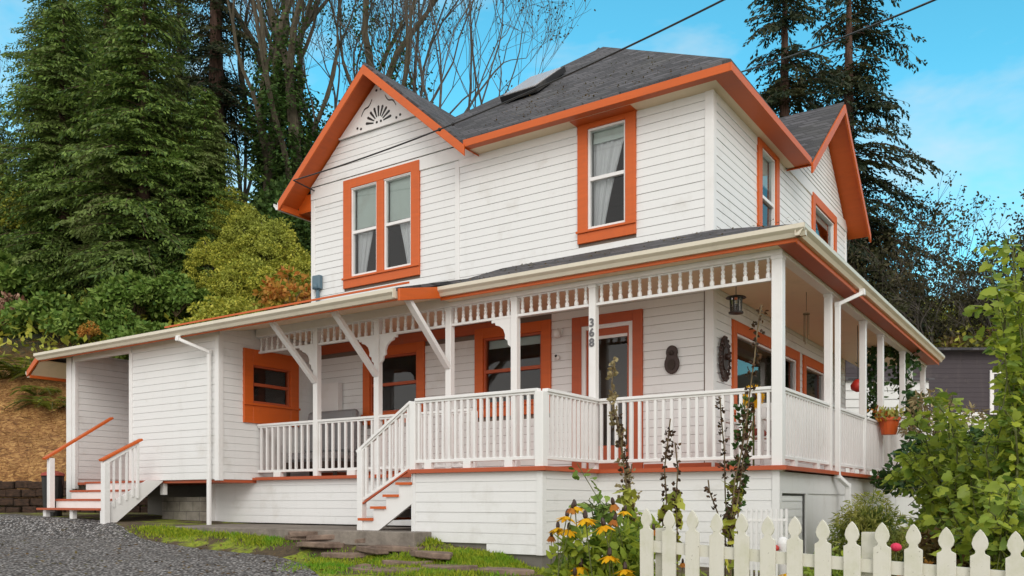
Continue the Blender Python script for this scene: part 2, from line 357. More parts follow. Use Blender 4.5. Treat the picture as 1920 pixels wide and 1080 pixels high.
# walls (backing shells)
b = MB()
backing(b,'Y',PW,-12.6,SX,-.8,EAVE,[(-11.55,-9.97+-.07,4.18,5.83),inset(uwR),inset(lwA),inset(lwB),doorhole])
backing(b,'X',SX,PW,19.6,-.8,EAVE,[inset(usA),inset(usB),inset(lsA),inset(lsB)])
b.box(-12.6,-12.48,PW+.13,19.6,-.8,EAVE); b.box(-12.48,SX-.13,19.5,19.62,-.8,EAVE)
b.box(-12.48,SX-.13,15.2,15.3,-.3,EAVE-.1); b.box(-12.48,SX-.13,PW+.13,19.5,.30,.40); b.box(-12.48,SX-.13,PW+.13,19.5,3.35,3.55); b.box(-12.48,SX-.13,PW+.13,19.5,EAVE-.1,EAVE-.02)
b.box(-8.9,-8.8,PW+.13,15.2,.4,3.35); b.box(-9.0,-8.9,PW+.13,15.2,3.55,EAVE-.1); b.box(-6.95,-6.88,PW+.13,15.2,.4,3.35)
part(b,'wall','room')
# siding skin of main block
s = MB()
full = lambda h, m=.0: (h[0]-m, h[1]+m, h[2]-m, h[3]+m)
siding(s,'Y',PW,-12.5,-9.09,3.55,5.80,[full(uwL)]); siding(s,'Y',PW,-9.0,SX-.1,3.55,5.84,[full(uwR)])
siding(s,'Y',PW,-12.5,SX-.12,DK+.02,3.4,[full(lwA),full(lwB),full(door),(-12.55,-8.0,2.79,2.98)])
part(s,'siding','white')
s = MB()
siding(s,'X',SX,PW+.1,19.5,3.55,5.84,[full(usA),full(usB)]); siding(s,'X',SX,PW+.12,19.5,DK+.02,3.4,[full(lsA),full(lsB)])
part(s,'siding','white')
# corner boards and bands
t = MB()
t.box(SX-.10,SX+.028,PW-.028,PW+.0,.45,5.84); t.box(SX+.0,SX+.028,PW+.001,PW+.10,.45,5.84); part(t,'corner_board','trim',bevel=.004); t = MB()
bx(t,'Y',PW,-12.6,-12.50,0,.028,3.5,5.80); bx(t,'Y',PW,-9.09,-9.0,0,.026,3.55,5.80)
bx(t,'Y',PW,-12.6,-8.7,0,.034,5.81,6.04); bx(t,'Y',PW,-9.0,-6.70,0,.0265,5.68,5.84);
bx(t,'Y',PW,-12.5,-11.73,0,.024,5.66,5.808); bx(t,'X',SX,PW+.11,13.65,0,.0265,5.68,5.84)
bx(t,'X',SX,15.2,19.6,0,.034,5.81,6.03); bx(t,'X',SX,19.5,19.6,0,.028,3.5,5.80)
bx(t,'Y',PW,-9.0,-6.70,0,.030,3.56,3.66) if 0 else None
part(t,'corner_board','trim',bevel=.004)
# windows
window('Y',PW,*uwL,tw=.19,mull=.17,blind=.44,curtain=['L','R']); window('Y',PW,*uwR,curtain='L',blind=.12)
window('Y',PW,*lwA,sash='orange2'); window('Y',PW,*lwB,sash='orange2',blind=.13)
window('X',SX,*usA,blind=.3); window('X',SX,*usB,blind=.1)
window('X',SX,*lsA,mull=.0,mid=False,tw=.15); window('X',SX,*lsB,mid=False,tw=.15)
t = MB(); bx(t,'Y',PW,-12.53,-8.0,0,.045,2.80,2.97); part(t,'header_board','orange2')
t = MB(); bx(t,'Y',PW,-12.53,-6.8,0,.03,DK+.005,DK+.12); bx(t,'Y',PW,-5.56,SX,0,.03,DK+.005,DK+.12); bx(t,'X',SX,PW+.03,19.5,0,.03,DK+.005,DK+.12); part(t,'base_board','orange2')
# front door
t = MB(); bx(t,'Y',PW,door[0],door[0]+.16,0,.05,DK,door[3]); bx(t,'Y',PW,door[1]-.16,door[1],0,.05,DK,door[3]); bx(t,'Y',PW,door[0]+.16,door[1]-.16,0,.05,door[3]-.15,door[3])
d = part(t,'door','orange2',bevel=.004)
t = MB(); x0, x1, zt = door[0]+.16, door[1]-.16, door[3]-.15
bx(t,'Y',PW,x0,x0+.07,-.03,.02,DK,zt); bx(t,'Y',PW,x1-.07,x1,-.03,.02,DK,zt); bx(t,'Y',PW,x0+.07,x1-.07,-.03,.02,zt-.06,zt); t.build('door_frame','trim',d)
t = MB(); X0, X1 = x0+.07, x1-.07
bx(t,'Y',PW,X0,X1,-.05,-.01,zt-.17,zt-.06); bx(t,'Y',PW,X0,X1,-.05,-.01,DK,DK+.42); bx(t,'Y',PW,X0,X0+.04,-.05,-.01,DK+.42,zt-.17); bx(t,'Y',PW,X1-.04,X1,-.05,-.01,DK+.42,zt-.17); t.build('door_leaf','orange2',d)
t = MB(); bx(t,'Y',PW,X0+.04,X1-.04,-.035,-.005,zt-.215,zt-.17); bx(t,'Y',PW,X0+.04,X0+.12,-.035,-.005,DK+.42,zt-.215); t.build('door_rail','trim',d)
t = MB(); t.add([pt('Y',PW,X0+.12,-.02,DK+.42),pt('Y',PW,X1-.04,-.02,DK+.42),pt('Y',PW,X1-.04,-.02,zt-.215),pt('Y',PW,X0+.12,-.02,zt-.215)],[(0,1,2,3)]); t.build('pane','glass',d)
t = MB(); bx(t,'Y',PW,X0+.03,X0+.075,0.02,.03,1.42,1.62); t.ball((X0+.05,PW-.06,1.50),.035); t.ball((X0+.05,PW-.05,1.60),.025); t.build('handle','iron',d,smooth=False)
# gable front
GX, GZ0, GZ = -10.80, 5.80, 7.66
def clipf(z):
    h = max(0, (7.66 - z)) / .90; return (GX - h, GX + h)
s = MB(); s.add([(-12.62,PW-.001,5.8),(-8.98,PW-.001,5.8),(GX,PW-.001,7.72)],[(0,1,2)]); siding(s,'Y',PW-.03,-12.6,-8.95,6.05,6.77,clip=clipf,pitch=.12); part(s,'gable_wall','white')
t = MB(); l, r = clipf(6.79); t.prism([(l-.03,PW-.075,6.79),(r+.03,PW-.075,6.79),(GX,PW-.075,7.64)],(0,.07,0)); bx(t,'Y',PW,l-.02,r+.02,.06,.095,6.77,6.80)
fan = part(t,'gable_panel','trim')
o = MB(); yy = PW-.081; cx0, cz0 = GX+.0, 6.86
def cut(pts): o.prism([(x, yy, z) for x, z in pts], (0, .02, 0))
for i in range(9):
    a = math.pi * (.06 + .88 * i / 8); ca, sa = math.cos(a), math.sin(a); r0, r1, w0, w1 = .12, .30, .010, .024
    cut([(cx0+ca*r0-sa*w0, cz0+sa*r0+ca*w0),(cx0+ca*r0+sa*w0, cz0+sa*r0-ca*w0),(cx0+ca*r1+sa*w1, cz0+sa*r1-ca*w1),(cx0+ca*(r1+.02), cz0+sa*(r1+.02)),(cx0+ca*r1-sa*w1, cz0+sa*r1+ca*w1)])
def dot(x, z, r=.024): cut([(x+r*math.cos(k*math.pi/4), z+r*math.sin(k*math.pi/4)) for k in range(8)])
for x, z in ((-.04,.02),(.06,.02),(-.52,.02),(-.43,-.01),(.52,.02),(.43,-.01),(-.05,.60),(.06,.60)): dot(cx0+x, cz0+z)
for sg in (-1, 1):
    P = [(sg*(.42 - .26*t_), .22 + .24*t_ + .035*math.sin(t_*6.28)) for t_ in [k/8 for k in range(9)]]
    for (a1_, b1_), (a2_, b2_) in zip(P, P[1:]): cut([(cx0+a1_, cz0+b1_-.013),(cx0+a2_, cz0+b2_-.013),(cx0+a2_, cz0+b2_+.013),(cx0+a1_, cz0+b1_+.013)][::sg])
o.build('fan_ornament','black',fan)  # solid black pieces stand in for the shade inside the panel's cutouts
# side gable
SG = 17.54
def clips(z): h = max(0, 7.57 - z) / .88; return (SG - h, SG + h)
s = MB(); s.add([(SX+.001,15.5,5.8),(SX+.001,19.65,5.8),(SX+.001,SG,7.62)],[(0,1,2)]); siding(s,'X',SX+.02,15.3,19.7,6.04,7.5,clip=clips,pitch=.085,gap=.008); part(s,'gable_wall','white')
# roofs
def slab(mb, pts, th=.05): mb.prism(pts, (0, 0, -th))
ax, ay, az = -8.23, 15.47, 9.13; EZ = 5.96; EF, ER, EL, EB = 11.33, -4.09, -13.0, 20.0
r = MB()
Hp = (-10.85, 13.2, 7.30)
slab(r,[(-8.62,EF,EZ-.03),(ER,EF,EZ),(ax,ay,az),Hp]); slab(r,[(ER,EF,EZ),(ER,15.26,EZ-.03),(-6.2,SG,7.60),(ax,ay,az)])
slab(r,[(ax,ay,az),(EL,EB,EZ),(EL,13.2,EZ),Hp]); slab(r,[(ax,ay,az),(-6.2,SG,7.60),(ER,19.8,EZ),(ER,EB,EZ),(EL,EB,EZ)])
slab(r,[(GX,EF-.02,7.80),(GX,14.0,7.80),(-8.56,12.0,5.86),(-8.56,EF-.02,5.86)]); slab(r,[(GX,EF-.02,7.80),(EL-.02,EF-.02,5.80),(EL-.02,14.0,5.80),(GX,14.0,7.80)])
slab(r,[(ER+.02,SG,7.74),(ER+.02,15.24,5.86),(-5.2,15.24,5.86),(-7.2,SG,7.74)]); slab(r,[(ER+.02,SG,7.74),(-7.2,SG,7.74),(-5.2,19.84,5.80),(ER+.02,19.84,5.80)])
roof = part(r,'roof','shingle')
r = MB(); r.prism([(-8.95,15.3,8.50),(-8.95,15.3,8.66),(-8.3,15.42,9.12),(-8.3,15.42,8.95)],(0,.35,0)); r.build('ridge_vent','shingle',roof)
# skylight on front slope
def onroof(x, y, o=0): 
    z = EZ + (y-EF)/(ay-EF)*(az-EZ); return (x, y - o*.61, z + o*.79)
sk = MB(); 
def skbox(mb, x0,x1,y0,y1,o0,o1):
    mb.add([onroof(x0,y0,o0),onroof(x1,y0,o0),onroof(x1,y1,o0),onroof(x0,y1,o0),onroof(x0,y0,o1),onroof(x1,y0,o1),onroof(x1,y1,o1),onroof(x0,y1,o1)],[(0,3,2,1),(4,5,6,7),(0,1,5,4),(1,2,6,5),(2,3,7,6),(3,0,4,7)])
SKX0, SKX1, SKY0, SKY1 = -9.05, -8.28, 13.08, 14.10
skbox(sk,SKX0,SKX1,SKY0,SKY0+.09,.0,.10); skbox(sk,SKX0,SKX1,SKY1-.09,SKY1,.0,.10); skbox(sk,SKX0,SKX0+.09,SKY0+.09,SKY1-.09,.0,.10); skbox(sk,SKX1-.09,SKX1,SKY0+.09,SKY1-.09,.0,.10)
skl = sk.build('skylight','black',roof)
sk = MB(); skbox(sk,SKX0+.05,SKX1-.05,SKY0+.05,SKY1-.05,.09,.115)
m_, nt_, b_ = newmat('skylight_glass'); b_.inputs['Base Color'].default_value = (.62,.60,.62,1); b_.inputs['Roughness'].default_value = .12; M['skyglass'] = m_
sk.build('skylight_pane','skyglass',roof)
# fascia + soffits
f = MB()
f.box(-8.6,ER,EF-.02,EF+.01,EZ-.17,EZ-.052); f.box(ER-.01,ER+.02,EF-.02,15.26,EZ-.17,EZ-.052)
def rake(mb, p, q, drop=.17, th=.04, ax_='y', off=.052):
    p, q = Vector(p), Vector(q); v = Vector((0,th,0)) if ax_ == 'y' else Vector((-th,0,0))
    mb.prism([p+Vector((0,0,-off)), q+Vector((0,0,-off)), q+Vector((0,0,-off-drop)), p+Vector((0,0,-off-drop))], v)
rake(f,(GX,EF-.05,7.80),(EL-.02,EF-.05,5.80)); rake(f,(GX,EF-.05,7.80),(-8.56,EF-.05,5.86))
rake(f,(ER+.05,SG,7.74),(ER+.05,15.24,5.86),ax_='x'); rake(f,(ER+.05,SG,7.74),(ER+.05,19.84,5.80),ax_='x')
f.prism([(EL,EF,5.70),(EL,14,5.70),(EL,14,5.58),(EL,EF,5.58)],(.03,0,0))
part(f,'fascia','orange',bevel=.004)
f = MB()
f.box(-6.7,-5.67,EF+.17,PW-.001,EZ-.153,EZ-.135); f.box(-8.6,ER-.01,EF+.01,EF+.15,EZ-.155,EZ-.135); f.box(SX+.16,ER-.01,EF+.15,15.26,EZ-.155,EZ-.135)
for (x1, z1) in ((EL,5.80),(-8.58,5.86)): f.prism([(GX,EF-.01,7.73),(x1,EF-.01,z1-.07),(x1,PW-.001,z1-.07),(GX,PW-.001,7.73)],(0,0,-.02))
for (y1, z1) in ((15.26,5.86),(19.82,5.80)): f.prism([(ER+.01,SG,7.67),(SX+.001,SG,7.67),(SX+.001,y1,z1-.07),(ER+.01,y1,z1-.07)],(0,0,-.02))
f.box(EL,-12.6,PW,14,5.62,5.64); f.box(EL+.03,-12.61,PW,PW+.03,5.645,5.95)
part(f,'soffit','orange')
f = MB(); f.box(-8.6,SX+.16,EF+.15,PW-.001,EZ-.150,EZ-.135); f.box(SX+.001,SX+.16,PW,15.26,EZ-.150,EZ-.135); part(f,'soffit','cream')
# porch roofs
GZ_ = 3.16; GF, GR, GE = 10.07, -2.83, 20.9
r = MB()
slab(r,[(-8.12,GF,GZ_+.02),(GR,GF,GZ_+.02),(SX,PW,3.84),(-8.12,PW,3.84)],.05); slab(r,[(GR,GF,GZ_+.02),(GR,GE,GZ_+.02),(SX,GE,3.84),(SX,PW,3.84)],.05)
slab(r,[(-17.7,9.15,2.99),(-8.12,9.15,2.99),(-8.12,PW,3.74),(-17.7,PW,3.74)],.05)
slab(r,[(-17.7,PW,3.74),(-12.7,PW,3.74),(-12.7,15.0,2.9),(-17.7,15.0,2.9)],.05)
slab(r,[(-17.7,9.15,2.99),(-18.08,9.15,2.70),(-18.08,15,2.70),(-17.7,15,2.90)],.05)
proof = part(r,'porch_roof','shingle')
r = MB(); r.prism([(-13.7,9.3,3.065),(-8.14,9.3,3.065),(-8.14,9.45,3.11),(-13.7,9.45,3.11)],(0,0,.03)); r.build('roof_flashing','orange',proof)
f = MB()
f.box(-8.1,GR-.03,GF+.03,GF+.05,GZ_-.175,GZ_-.035); f.box(GR-.05,GR-.03,GF+.05,GE,GZ_-.19,GZ_-.035)
f.box(-17.7,-8.15,9.19,9.21,2.82,2.935)
f.prism([(-8.10,9.15,2.97),(-8.10,10.12,3.19),(-8.10,10.12,3.02),(-8.10,9.15,2.80)],(.04,0,0))
f.prism([(-17.68,9.13,2.96),(-18.10,9.13,2.66),(-18.10,9.13,2.54),(-17.68,9.13,2.82)],(0,.04,0))
f.box(-18.08,-18.05,9.18,15,2.52,2.64)
part(f,'fascia','orange',bevel=.004)
f = MB()
fc_ = MB(); fc_.box(-8.1,PX+.075,GF+.05,P1-.075,GZ_-.155,GZ_-.14); part(fc_,'soffit','cream'); f.box(PX+.075,GR-.05,GF+.05,GE,GZ_-.17,GZ_-.155)
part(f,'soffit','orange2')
f = MB()
f.prism([(-17.68,9.21,2.86),(-8.10,9.21,2.86),(-8.10,P1-.07,3.08),(-17.68,P1-.07,3.08)],(0,0,.02))
f.prism([(-17.7,9.2,2.84),(-18.05,9.2,2.58),(-18.05,14,2.58),(-17.7,14,2.84)],(0,0,.02))
f.box(XS+.05,PX-.07,P1+.07,PW-.02,3.04,3.06); f.box(SX+.025,PX-.07,PW-.02,GE,3.04,3.06)
part(f,'porch_ceiling','cream')
# gutters (K profile)
def gutter(mb, p, q, out):
    p, q, o = Vector(p), Vector(q), Vector(out); up = Vector((0,0,1))
    prof = [(0,-.0),(0,-.13),(.05,-.13),(.075,-.085),(.105,-.06),(.115,-.05),(.115,-.0),(.105,-.0),(.105,-.045),(.01,-.11),(.01,0)]
    a = [p + o*x + up*z for x, z in prof]; mb.prism(a, q - p)
g = MB(); gutter(g,(-8.08,GF+.03,GZ_),(GR+.08,GF+.03,GZ_),(0,-1,0)); gutter(g,(GR-.03,GF-.07,GZ_),(GR-.03,GE,GZ_),(1,0,0)); part(g,'gutter','gutter')
g = MB(); gutter(g,(-17.72,9.19,2.97),(-8.13,9.19,2.97),(0,-1,0)); gutter(g,(-18.08,9.16,2.66),(-18.08,14,2.66),(-1,0,0)); g.box(-8.135,-8.125,9.08,9.19,2.84,2.975); part(g,'gutter','gutter')
# small white gutter end at left tip of upper gable
g = MB(); gutter(g,(EL-.02,EF-.06,5.72),(EL-.02,14,5.72),(-1,0,0)); part(g,'gutter','trim')
# downspouts
def spout(pts, mat='trim'):
    t = MB()
    for a, c in zip(pts, pts[1:]): t.beam(a, c, .075, .055)
    for a in pts[1:-1]: t.box(a[0]-.04,a[0]+.04,a[1]-.035,a[1]+.035,a[2]-.035,a[2]+.035)
    part(t,'downspout',mat,bevel=.008)
spout([(-13.05,9.12,2.84),(-13.05,9.12,2.78),(-12.72,9.50,2.58),(-12.72,9.50,-.42)])
spout([(-2.78,13.05,3.03),(-2.78,13.05,2.97),(PX+.11,12.82,2.80),(PX+.11,12.82,.36),(PX+.20,13.05,.22),(PX+.20,13.05,-1.0)])
# beams & posts
t = MB()
t.box(XS+.03,PX+.07,P1-.07,P1+.07,2.94,3.10); t.box(PX-.07,PX+.07,P1+.07,GE,2.94,3.10)
part(t,'porch_beam','trim',bevel=.006)
POSTS = [-3.17,-5.68,-6.96,-8.16,-9.63,-11.03]
def post(x, y, w=.105, z0=DK, z1=2.94, foot=False):
    t = MB(); t.box(x-w/2,x+w/2,y-w/2,y+w/2,z0,z1); t.box(x-w/2-.008,x+w/2+.008,y-w/2-.008,y+w/2+.008,z1-.05,z1-.001)
    return part(t,'porch_post','trim',bevel=.006)
post(-3.17,P1,.13,z0=.36); p368 = post(-5.68,P1); 
for x in POSTS[2:]: post(x,P1)
for y in (12.74,14.94,16.33,18.4,19.2,20.8): post(PX,y,.10)
# frieze
XSP = sorted([XS+.03] + POSTS)
for a0, a1 in zip(XSP, XSP[1:]):
    l, r_ = a0 + (.05 if a0 > XS+.1 else .0), a1-.05; t = MB(); t.box(l,r_,P1-.025,P1+.025,2.655,2.69); t.box(l,r_,P1-.02,P1+.02,2.925,2.941)
    fr = part(t,'frieze_rail','trim'); n = max(2, round((r_-l)/.145)); 
    for k in range(n):
        x = l + (r_-l)*(k+.5)/n; q = MB()
        q.lathe((x,P1,2.69),[(.026,0),(.030,.008),(.030,.055),(.016,.075),(.028,.105),(.018,.13),(.026,.16),(.014,.185),(.022,.205),(.022,.235)],8); q.build('spindle','trim',fr,smooth=False)
# scroll brackets
def bracket(x, sgn):
    c = [(0,2.655),(sgn*.36,2.655),(sgn*.36,2.61),(sgn*.30,2.615),(sgn*.29,2.575),(sgn*.22,2.555),(sgn*.15,2.50),(sgn*.12,2.42),(sgn*.125,2.36),(sgn*.075,2.33),(sgn*.07,2.27),(0,2.22)]
    t = MB(); t.prism([(x+sgn*.05+a,P1-.02,z) for a,z in c],(0,.04,0)); part(t,'bracket','trim')
for x, s_ in ((-6.96,-1),(-9.63,1),(-9.63,-1),(-11.03,-1)): bracket(x, s_)
# diagonal braces under left eave
for x in (-8.16,-9.63,-11.03):
    t = MB(); t.beam((x,P1-.05,2.03),(x,9.42,2.90),.07,.10,(1,0,0)); part(t,'brace','trim',bevel=.005)
# numbers
for i, ch in enumerate('368'):
    cu = bpy.data.curves.new('n','FONT'); cu.body = ch; cu.size = .155; cu.extrude = .006; cu.offset = .004; cu.align_x = 'CENTER'
    tmp = bpy.data.objects.new('n',cu); COL.objects.link(tmp); bpy.context.view_layer.update()
    me = bpy.data.meshes.new_from_object(tmp); bpy.data.objects.remove(tmp)
    no = bpy.data.objects.new('house_number',me); COL.objects.link(no); me.materials.append(M['numbers']); no.parent = house
    h0 = house.location; no.rotation_euler = (math.radians(90),0,0); no.location = (-5.68-h0.x, P1-.0605-h0.y, 2.37-.135*i-h0.z); no['label'] = 'grey metal digit %s on the porch post' % ch
# deck & floors
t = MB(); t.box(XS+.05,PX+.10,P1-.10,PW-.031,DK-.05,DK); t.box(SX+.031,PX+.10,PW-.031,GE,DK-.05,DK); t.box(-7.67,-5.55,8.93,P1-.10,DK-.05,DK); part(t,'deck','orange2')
# skirts
t = MB(); 
def skirt(pl, c, a0, a1, z0, z1, holes=()):
    backing(t,pl,c,a0,a1,z0,z1,holes,.04); siding(t,pl,c,a0,a1,z0,z1,holes,pitch=.132)
skirt('Y',P1-.02,-13.72,-8.68,-.385,.375); skirt('Y',8.99,-7.66,-5.66,-.54,.375); siding(t,'Y',8.99,-6.45,-5.66,-.66,-.54,pitch=.12); backing(t,'Y',8.99,-6.45,-5.66,-.66,-.54,(),.04)
skirt('X',-5.61,9.05,P1-.03,-.65,.375)
skirt('Y',P1-.02,-5.62,PX-.06,-1.05,.375)
t.box(-5.69,-5.60,8.965,9.05,-.66,.37); t.box(PX-.06,PX+.03,P1-.05,P1+.05,-1.1,.36); t.box(-7.69,-7.62,8.965,9.02,-.45,.37)
bx(t,'X',PX,P1+.05,GE,0,.03,.10,.36); bx(t,'X',PX,P1+.06,11.35,0,.02,-1.1,.09) if 0 else None
bx(t,'X',PX,11.55,GE,-.01,.012,-1.1,.098); 
for y in (11.5,13.6,15.6,17.6): bx(t,'X',PX,y,y+.1,.013,.03,-1.1,.098)
siding(t,'X',PX-.01,P1+.12,11.42,-1.0,.07,pitch=.10); backing(t,'X',PX-.012,P1+.06,11.55,-1.1,.10,(),.03)
part(t,'skirting','white')
t = MB()
t.box(XS-.02,PX+.135,P1-.135,P1-.103,.375,.42); t.box(PX+.103,PX+.135,P1-.10,GE,.375,.42); t.box(-7.70,-5.52,8.90,8.928,.375,.42); t.box(-5.548,-5.52,8.93,P1-.14,.375,.42)
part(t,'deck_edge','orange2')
t = MB(); bx(t,'X',PX,11.44,11.47,.0,.006,-1.0,.08); bx(t,'X',PX,P1+.1,11.44,.0,.006,.072,.09); part(t,'hatch_gap_shade','black')  # black strips painted for the shade in the hatch's open gap
t = MB(); t.box(-7.3,-5.64,9.02,10.3,-1.0,-.31); part(t,'foundation','foundation'); t = MB(); t.box(-13.2,-7.6,11.3,11.6,-.5,.37); part(t,'foundation','darkroom')  # second box is a dark panel standing in for the open crawlspace's shade
# ------- left room
t = MB(); RY = 9.57; XL = -17.3
siding(t,'Y',RY,-15.07,XS-.08,.38,2.86); backing(t,'Y',RY,-15.1,XS,.38,3.0,(),.1)
siding(t,'X',XS,RY+.08,PW-.03,.38,3.02,[full(rwS)]); backing(t,'X',XS,RY,PW-.01,.38,3.1,[inset(rwS)],.1)
siding(t,'X',-17.05,RY+.05,12.4,.45,2.95); t.box(-17.2,-17.06,RY+.05,12.5,.38,3.0)
t.box(XL,XL+.1,RY+.05,14,.30,2.95); t.box(XL,XS,13.9,14,.3,2.9); t.box(-15.1,-15.0,RY+.1,12.4,.38,3.0); t.box(-17.05,-15.1,12.3,12.4,.38,3.0)
t.box(-17.1,-15.1,RY-.03,RY+.02,2.80,2.97)
part(t,'utility_room_wall','white')
t = MB(); t.box(XL-.03,-17.15,RY-.04,RY+.05,.0,2.9); t.box(-17.14,-17.03,RY-.025,RY+.05,.25,2.8); t.box(-15.17,-15.07,RY-.028,RY+.1,.38,2.8); t.box(XS-.08,XS+.028,RY-.028,RY,.36,2.88); t.box(XS,XS+.028,RY+.001,RY+.08,.36,2.95); t.box(XL,XL+.06,RY,14,.1,.3)
part(t,'corner_board','trim',bevel=.004)
t = MB(); t.box(-17.2,XS,RY+.03,13.9,.33,.38); part(t,'utility_room_floor','orange2')
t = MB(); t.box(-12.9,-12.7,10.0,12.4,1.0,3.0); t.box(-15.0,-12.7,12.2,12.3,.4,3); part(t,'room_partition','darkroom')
window('X',XS,*rwS,tw=.2,top=.28,bottom=.36,sash='orange2')
# piers under room
t = MB(); t.box(-14.95,-13.76,10.1,10.3,-.45,.08); part(t,'foundation','block')
t = MB(); t.box(-17.1,-13.8,11.2,11.4,-.45,.33); t.box(-14.9,-14.3,10.15,10.29,-.45,-.2); part(t,'foundation','foundation')
t = MB(); t.box(-14.3,-14.2,9.62,9.7,.12,.33); t.box(-13.74,-13.70,10.30,10.40,-.40,.35); part(t,'skirting','trim')
# ------- railings
def railing(p, q, zt0, zt1, zb0, zb1, sp, indiv=True, ends=()):
    p, q = Vector((*p,0)), Vector((*q,0)); L = (q-p).length; up = Vector((0,0,1)); t = MB()
    t.beam(p+up*zt0, q+up*zt1, .085, .04); t.beam(p+up*(zt0-.035), q+up*(zt1-.035), .045, .03); t.beam(p+up*zb0, q+up*zb1, .05, .045)
    r = part(t,'railing','trim',bevel=.005); n = max(1, round(L/sp)); bal = MB()
    for k in range(n):
        f_ = (k+.5)/n; a = p.lerp(q, f_); z0, z1 = zb0+(zb1-zb0)*f_+.015, zt0+(zt1-zt0)*f_-.045
        if indiv: bal = MB()
        bal.box(a.x-.018,a.x+.018,a.y-.018,a.y+.018,z0,z1)
        if indiv: bal.build('baluster','trim',r)
    if not indiv: bal.build('baluster','trim',r,kind='stuff')
    return r
RT, RB = 1.365, .535
railing((XS+.03,P1),(-7.74,P1),RT,RT,RB,RB,.148)
railing((-7.62,8.99),(-5.66,8.99),RT,RT,RB,RB,.105); railing((-5.61,9.04),(-5.61,P1-.05),RT,RT,RB,RB,.110); railing((-5.62,P1),(PX-.06,P1),RT,RT,RB,RB,.115)
railing((PX,P1+.06),(PX,19.4),RT,RT,RB,RB,.12,indiv=False)
def newel(x, y, z0, z1, w=.10): t = MB(); t.box(x-w/2,x+w/2,y-w/2,y+w/2,z0,z1); part(t,'newel_post','trim',bevel=.006)
newel(-5.64,9.0,.42,RT-.02,.12); newel(-7.66,8.99,.42,RT-.02); newel(-7.70,P1,.42,RT-.02,.08)
# small white blocks at base
for b_ in [(x-.06,x+.06,8.96,9.02) for x in (-7.4,-6.75,-6.1)]+[(x-.09,x+.09,P1-.04,P1+.04) for x in (-12.0,-10.2,-4.55)]+[(PX-.03,PX+.03,11+k*1.05,11.12+k*1.05) for k in range(8)]:
    t = MB(); t.box(*b_,DK,RB-.02); part(t,'rail_block','trim')
# front stairs (descend to -X)
st = MB(); x_top = -7.67; run, rise = .235, .165; SY0, SY1 = 8.96, 10.28
tz = [.26,.095,-.07,-.235]; poly = [(x_top, .39)]
for i, z in enumerate(tz):
    xr = x_top - run*i
    tr = MB(); tr.box(xr-run-.035, xr-.001, SY0-.035, SY1, z-.035, z); part(tr,'stair_tread','orange')
    poly += [(xr, z-.036), (xr-run, z-.036)]
    ris = MB(); ris.box(xr-.022, xr-.002, SY0+.045, SY1-.052, z+.001, z+rise-.04); part(ris,'stair_riser','trim')
poly += [(x_top-run*4, -.41), (x_top-run*4+.32, -.41), (x_top, -.03)]
st.prism([(x, SY0, z) for x, z in poly], (0,.04,0)); part(st,'stair_stringer','trim')
newel(-8.62,8.98,-.42,.73,.10); newel(-8.62,10.22,-.42,.60,.08)
railing((-8.70,8.99),(-7.70,8.99),.70,1.345,-.03,.47,.11)
t = MB(); t.beam((-8.57,8.955,-.03),(-7.70,8.955,.435),.03,.022); part(t,'stair_skirt_board','orange2')
# left stairs (ascend to +Y)
LX0, LX1 = -16.12, -14.1
for i, (y, z) in enumerate(((8.35,-.12),(8.64,.045),(8.93,.21),(9.22,.375))):
    t = MB(); t.box(LX0+(-.08 if i == 0 else 0),LX1-.08,y,y+.31 if i < 3 else RY+.3,z-.035,z); part(t,'stair_tread','orange2')
    t = MB(); 
    if i: t.box(LX0+.02,LX1-.1,y+.02,y+.04,z-.165,z-.036); part(t,'stair_riser','trim')
t = MB()
for x in (LX0+.02,-15.2): t.box(x,x+.10,8.42,8.50,-.42,-.156)
t.prism([(LX1-.07,8.40,-.40),(LX1-.07,8.62,-.40),(LX1-.07,9.56,.36),(LX1-.07,9.56,.375),(LX1-.07,9.24,.375),(LX1-.07,8.40,-.12)],(.04,0,0)); t.box(LX1-.1,LX1-.0,8.40,8.42,-.4,-.16)
part(t,'stair_stringer','trim')
newel(LX1-.02,8.45,-.42,.67,.11); newel(LX0+.05,8.55,-.2,.80,.10); newel(LX1-.02,9.05,.05,1.02,.05)
for x, y0, z0, y1, z1 in ((LX1-.02,8.36,.70,9.12,1.10),(LX0+.05,8.42,.78,9.75,1.64)):
    t = MB(); t.beam((x,y0,z0),(x,y1,z1),.11,.04,(0,0,1)); part(t,'stair_handrail','orange',bevel=.004)
    if x > -15: t = MB(); t.beam((x,y0+.06,z0-.05),(x,y1-.06,z1-.06),.06,.06); [t.box(x-.015,x+.015,yy_-.015,yy_+.015,.05+(yy_-8.4)*.5-.25,z0+(yy_-y0)*.54-.05) for yy_ in (8.6,8.72,8.84,8.96)]; part(t,'stair_balustrade','trim')
# meter box belongs to wall
t = MB(); t.box(-12.48,-12.28,PW-.12,PW-.025,4.06,4.32); mbx = part(t,'meter_box','slateblue',bevel=.01); t = MB(); t.tube([(-12.38,PW-.06,4.06),(-12.38,PW-.06,3.80)],.035); t.ball((-12.38,PW-.12,4.10),.06); t.build('meter_pipe','slateblue',mbx)
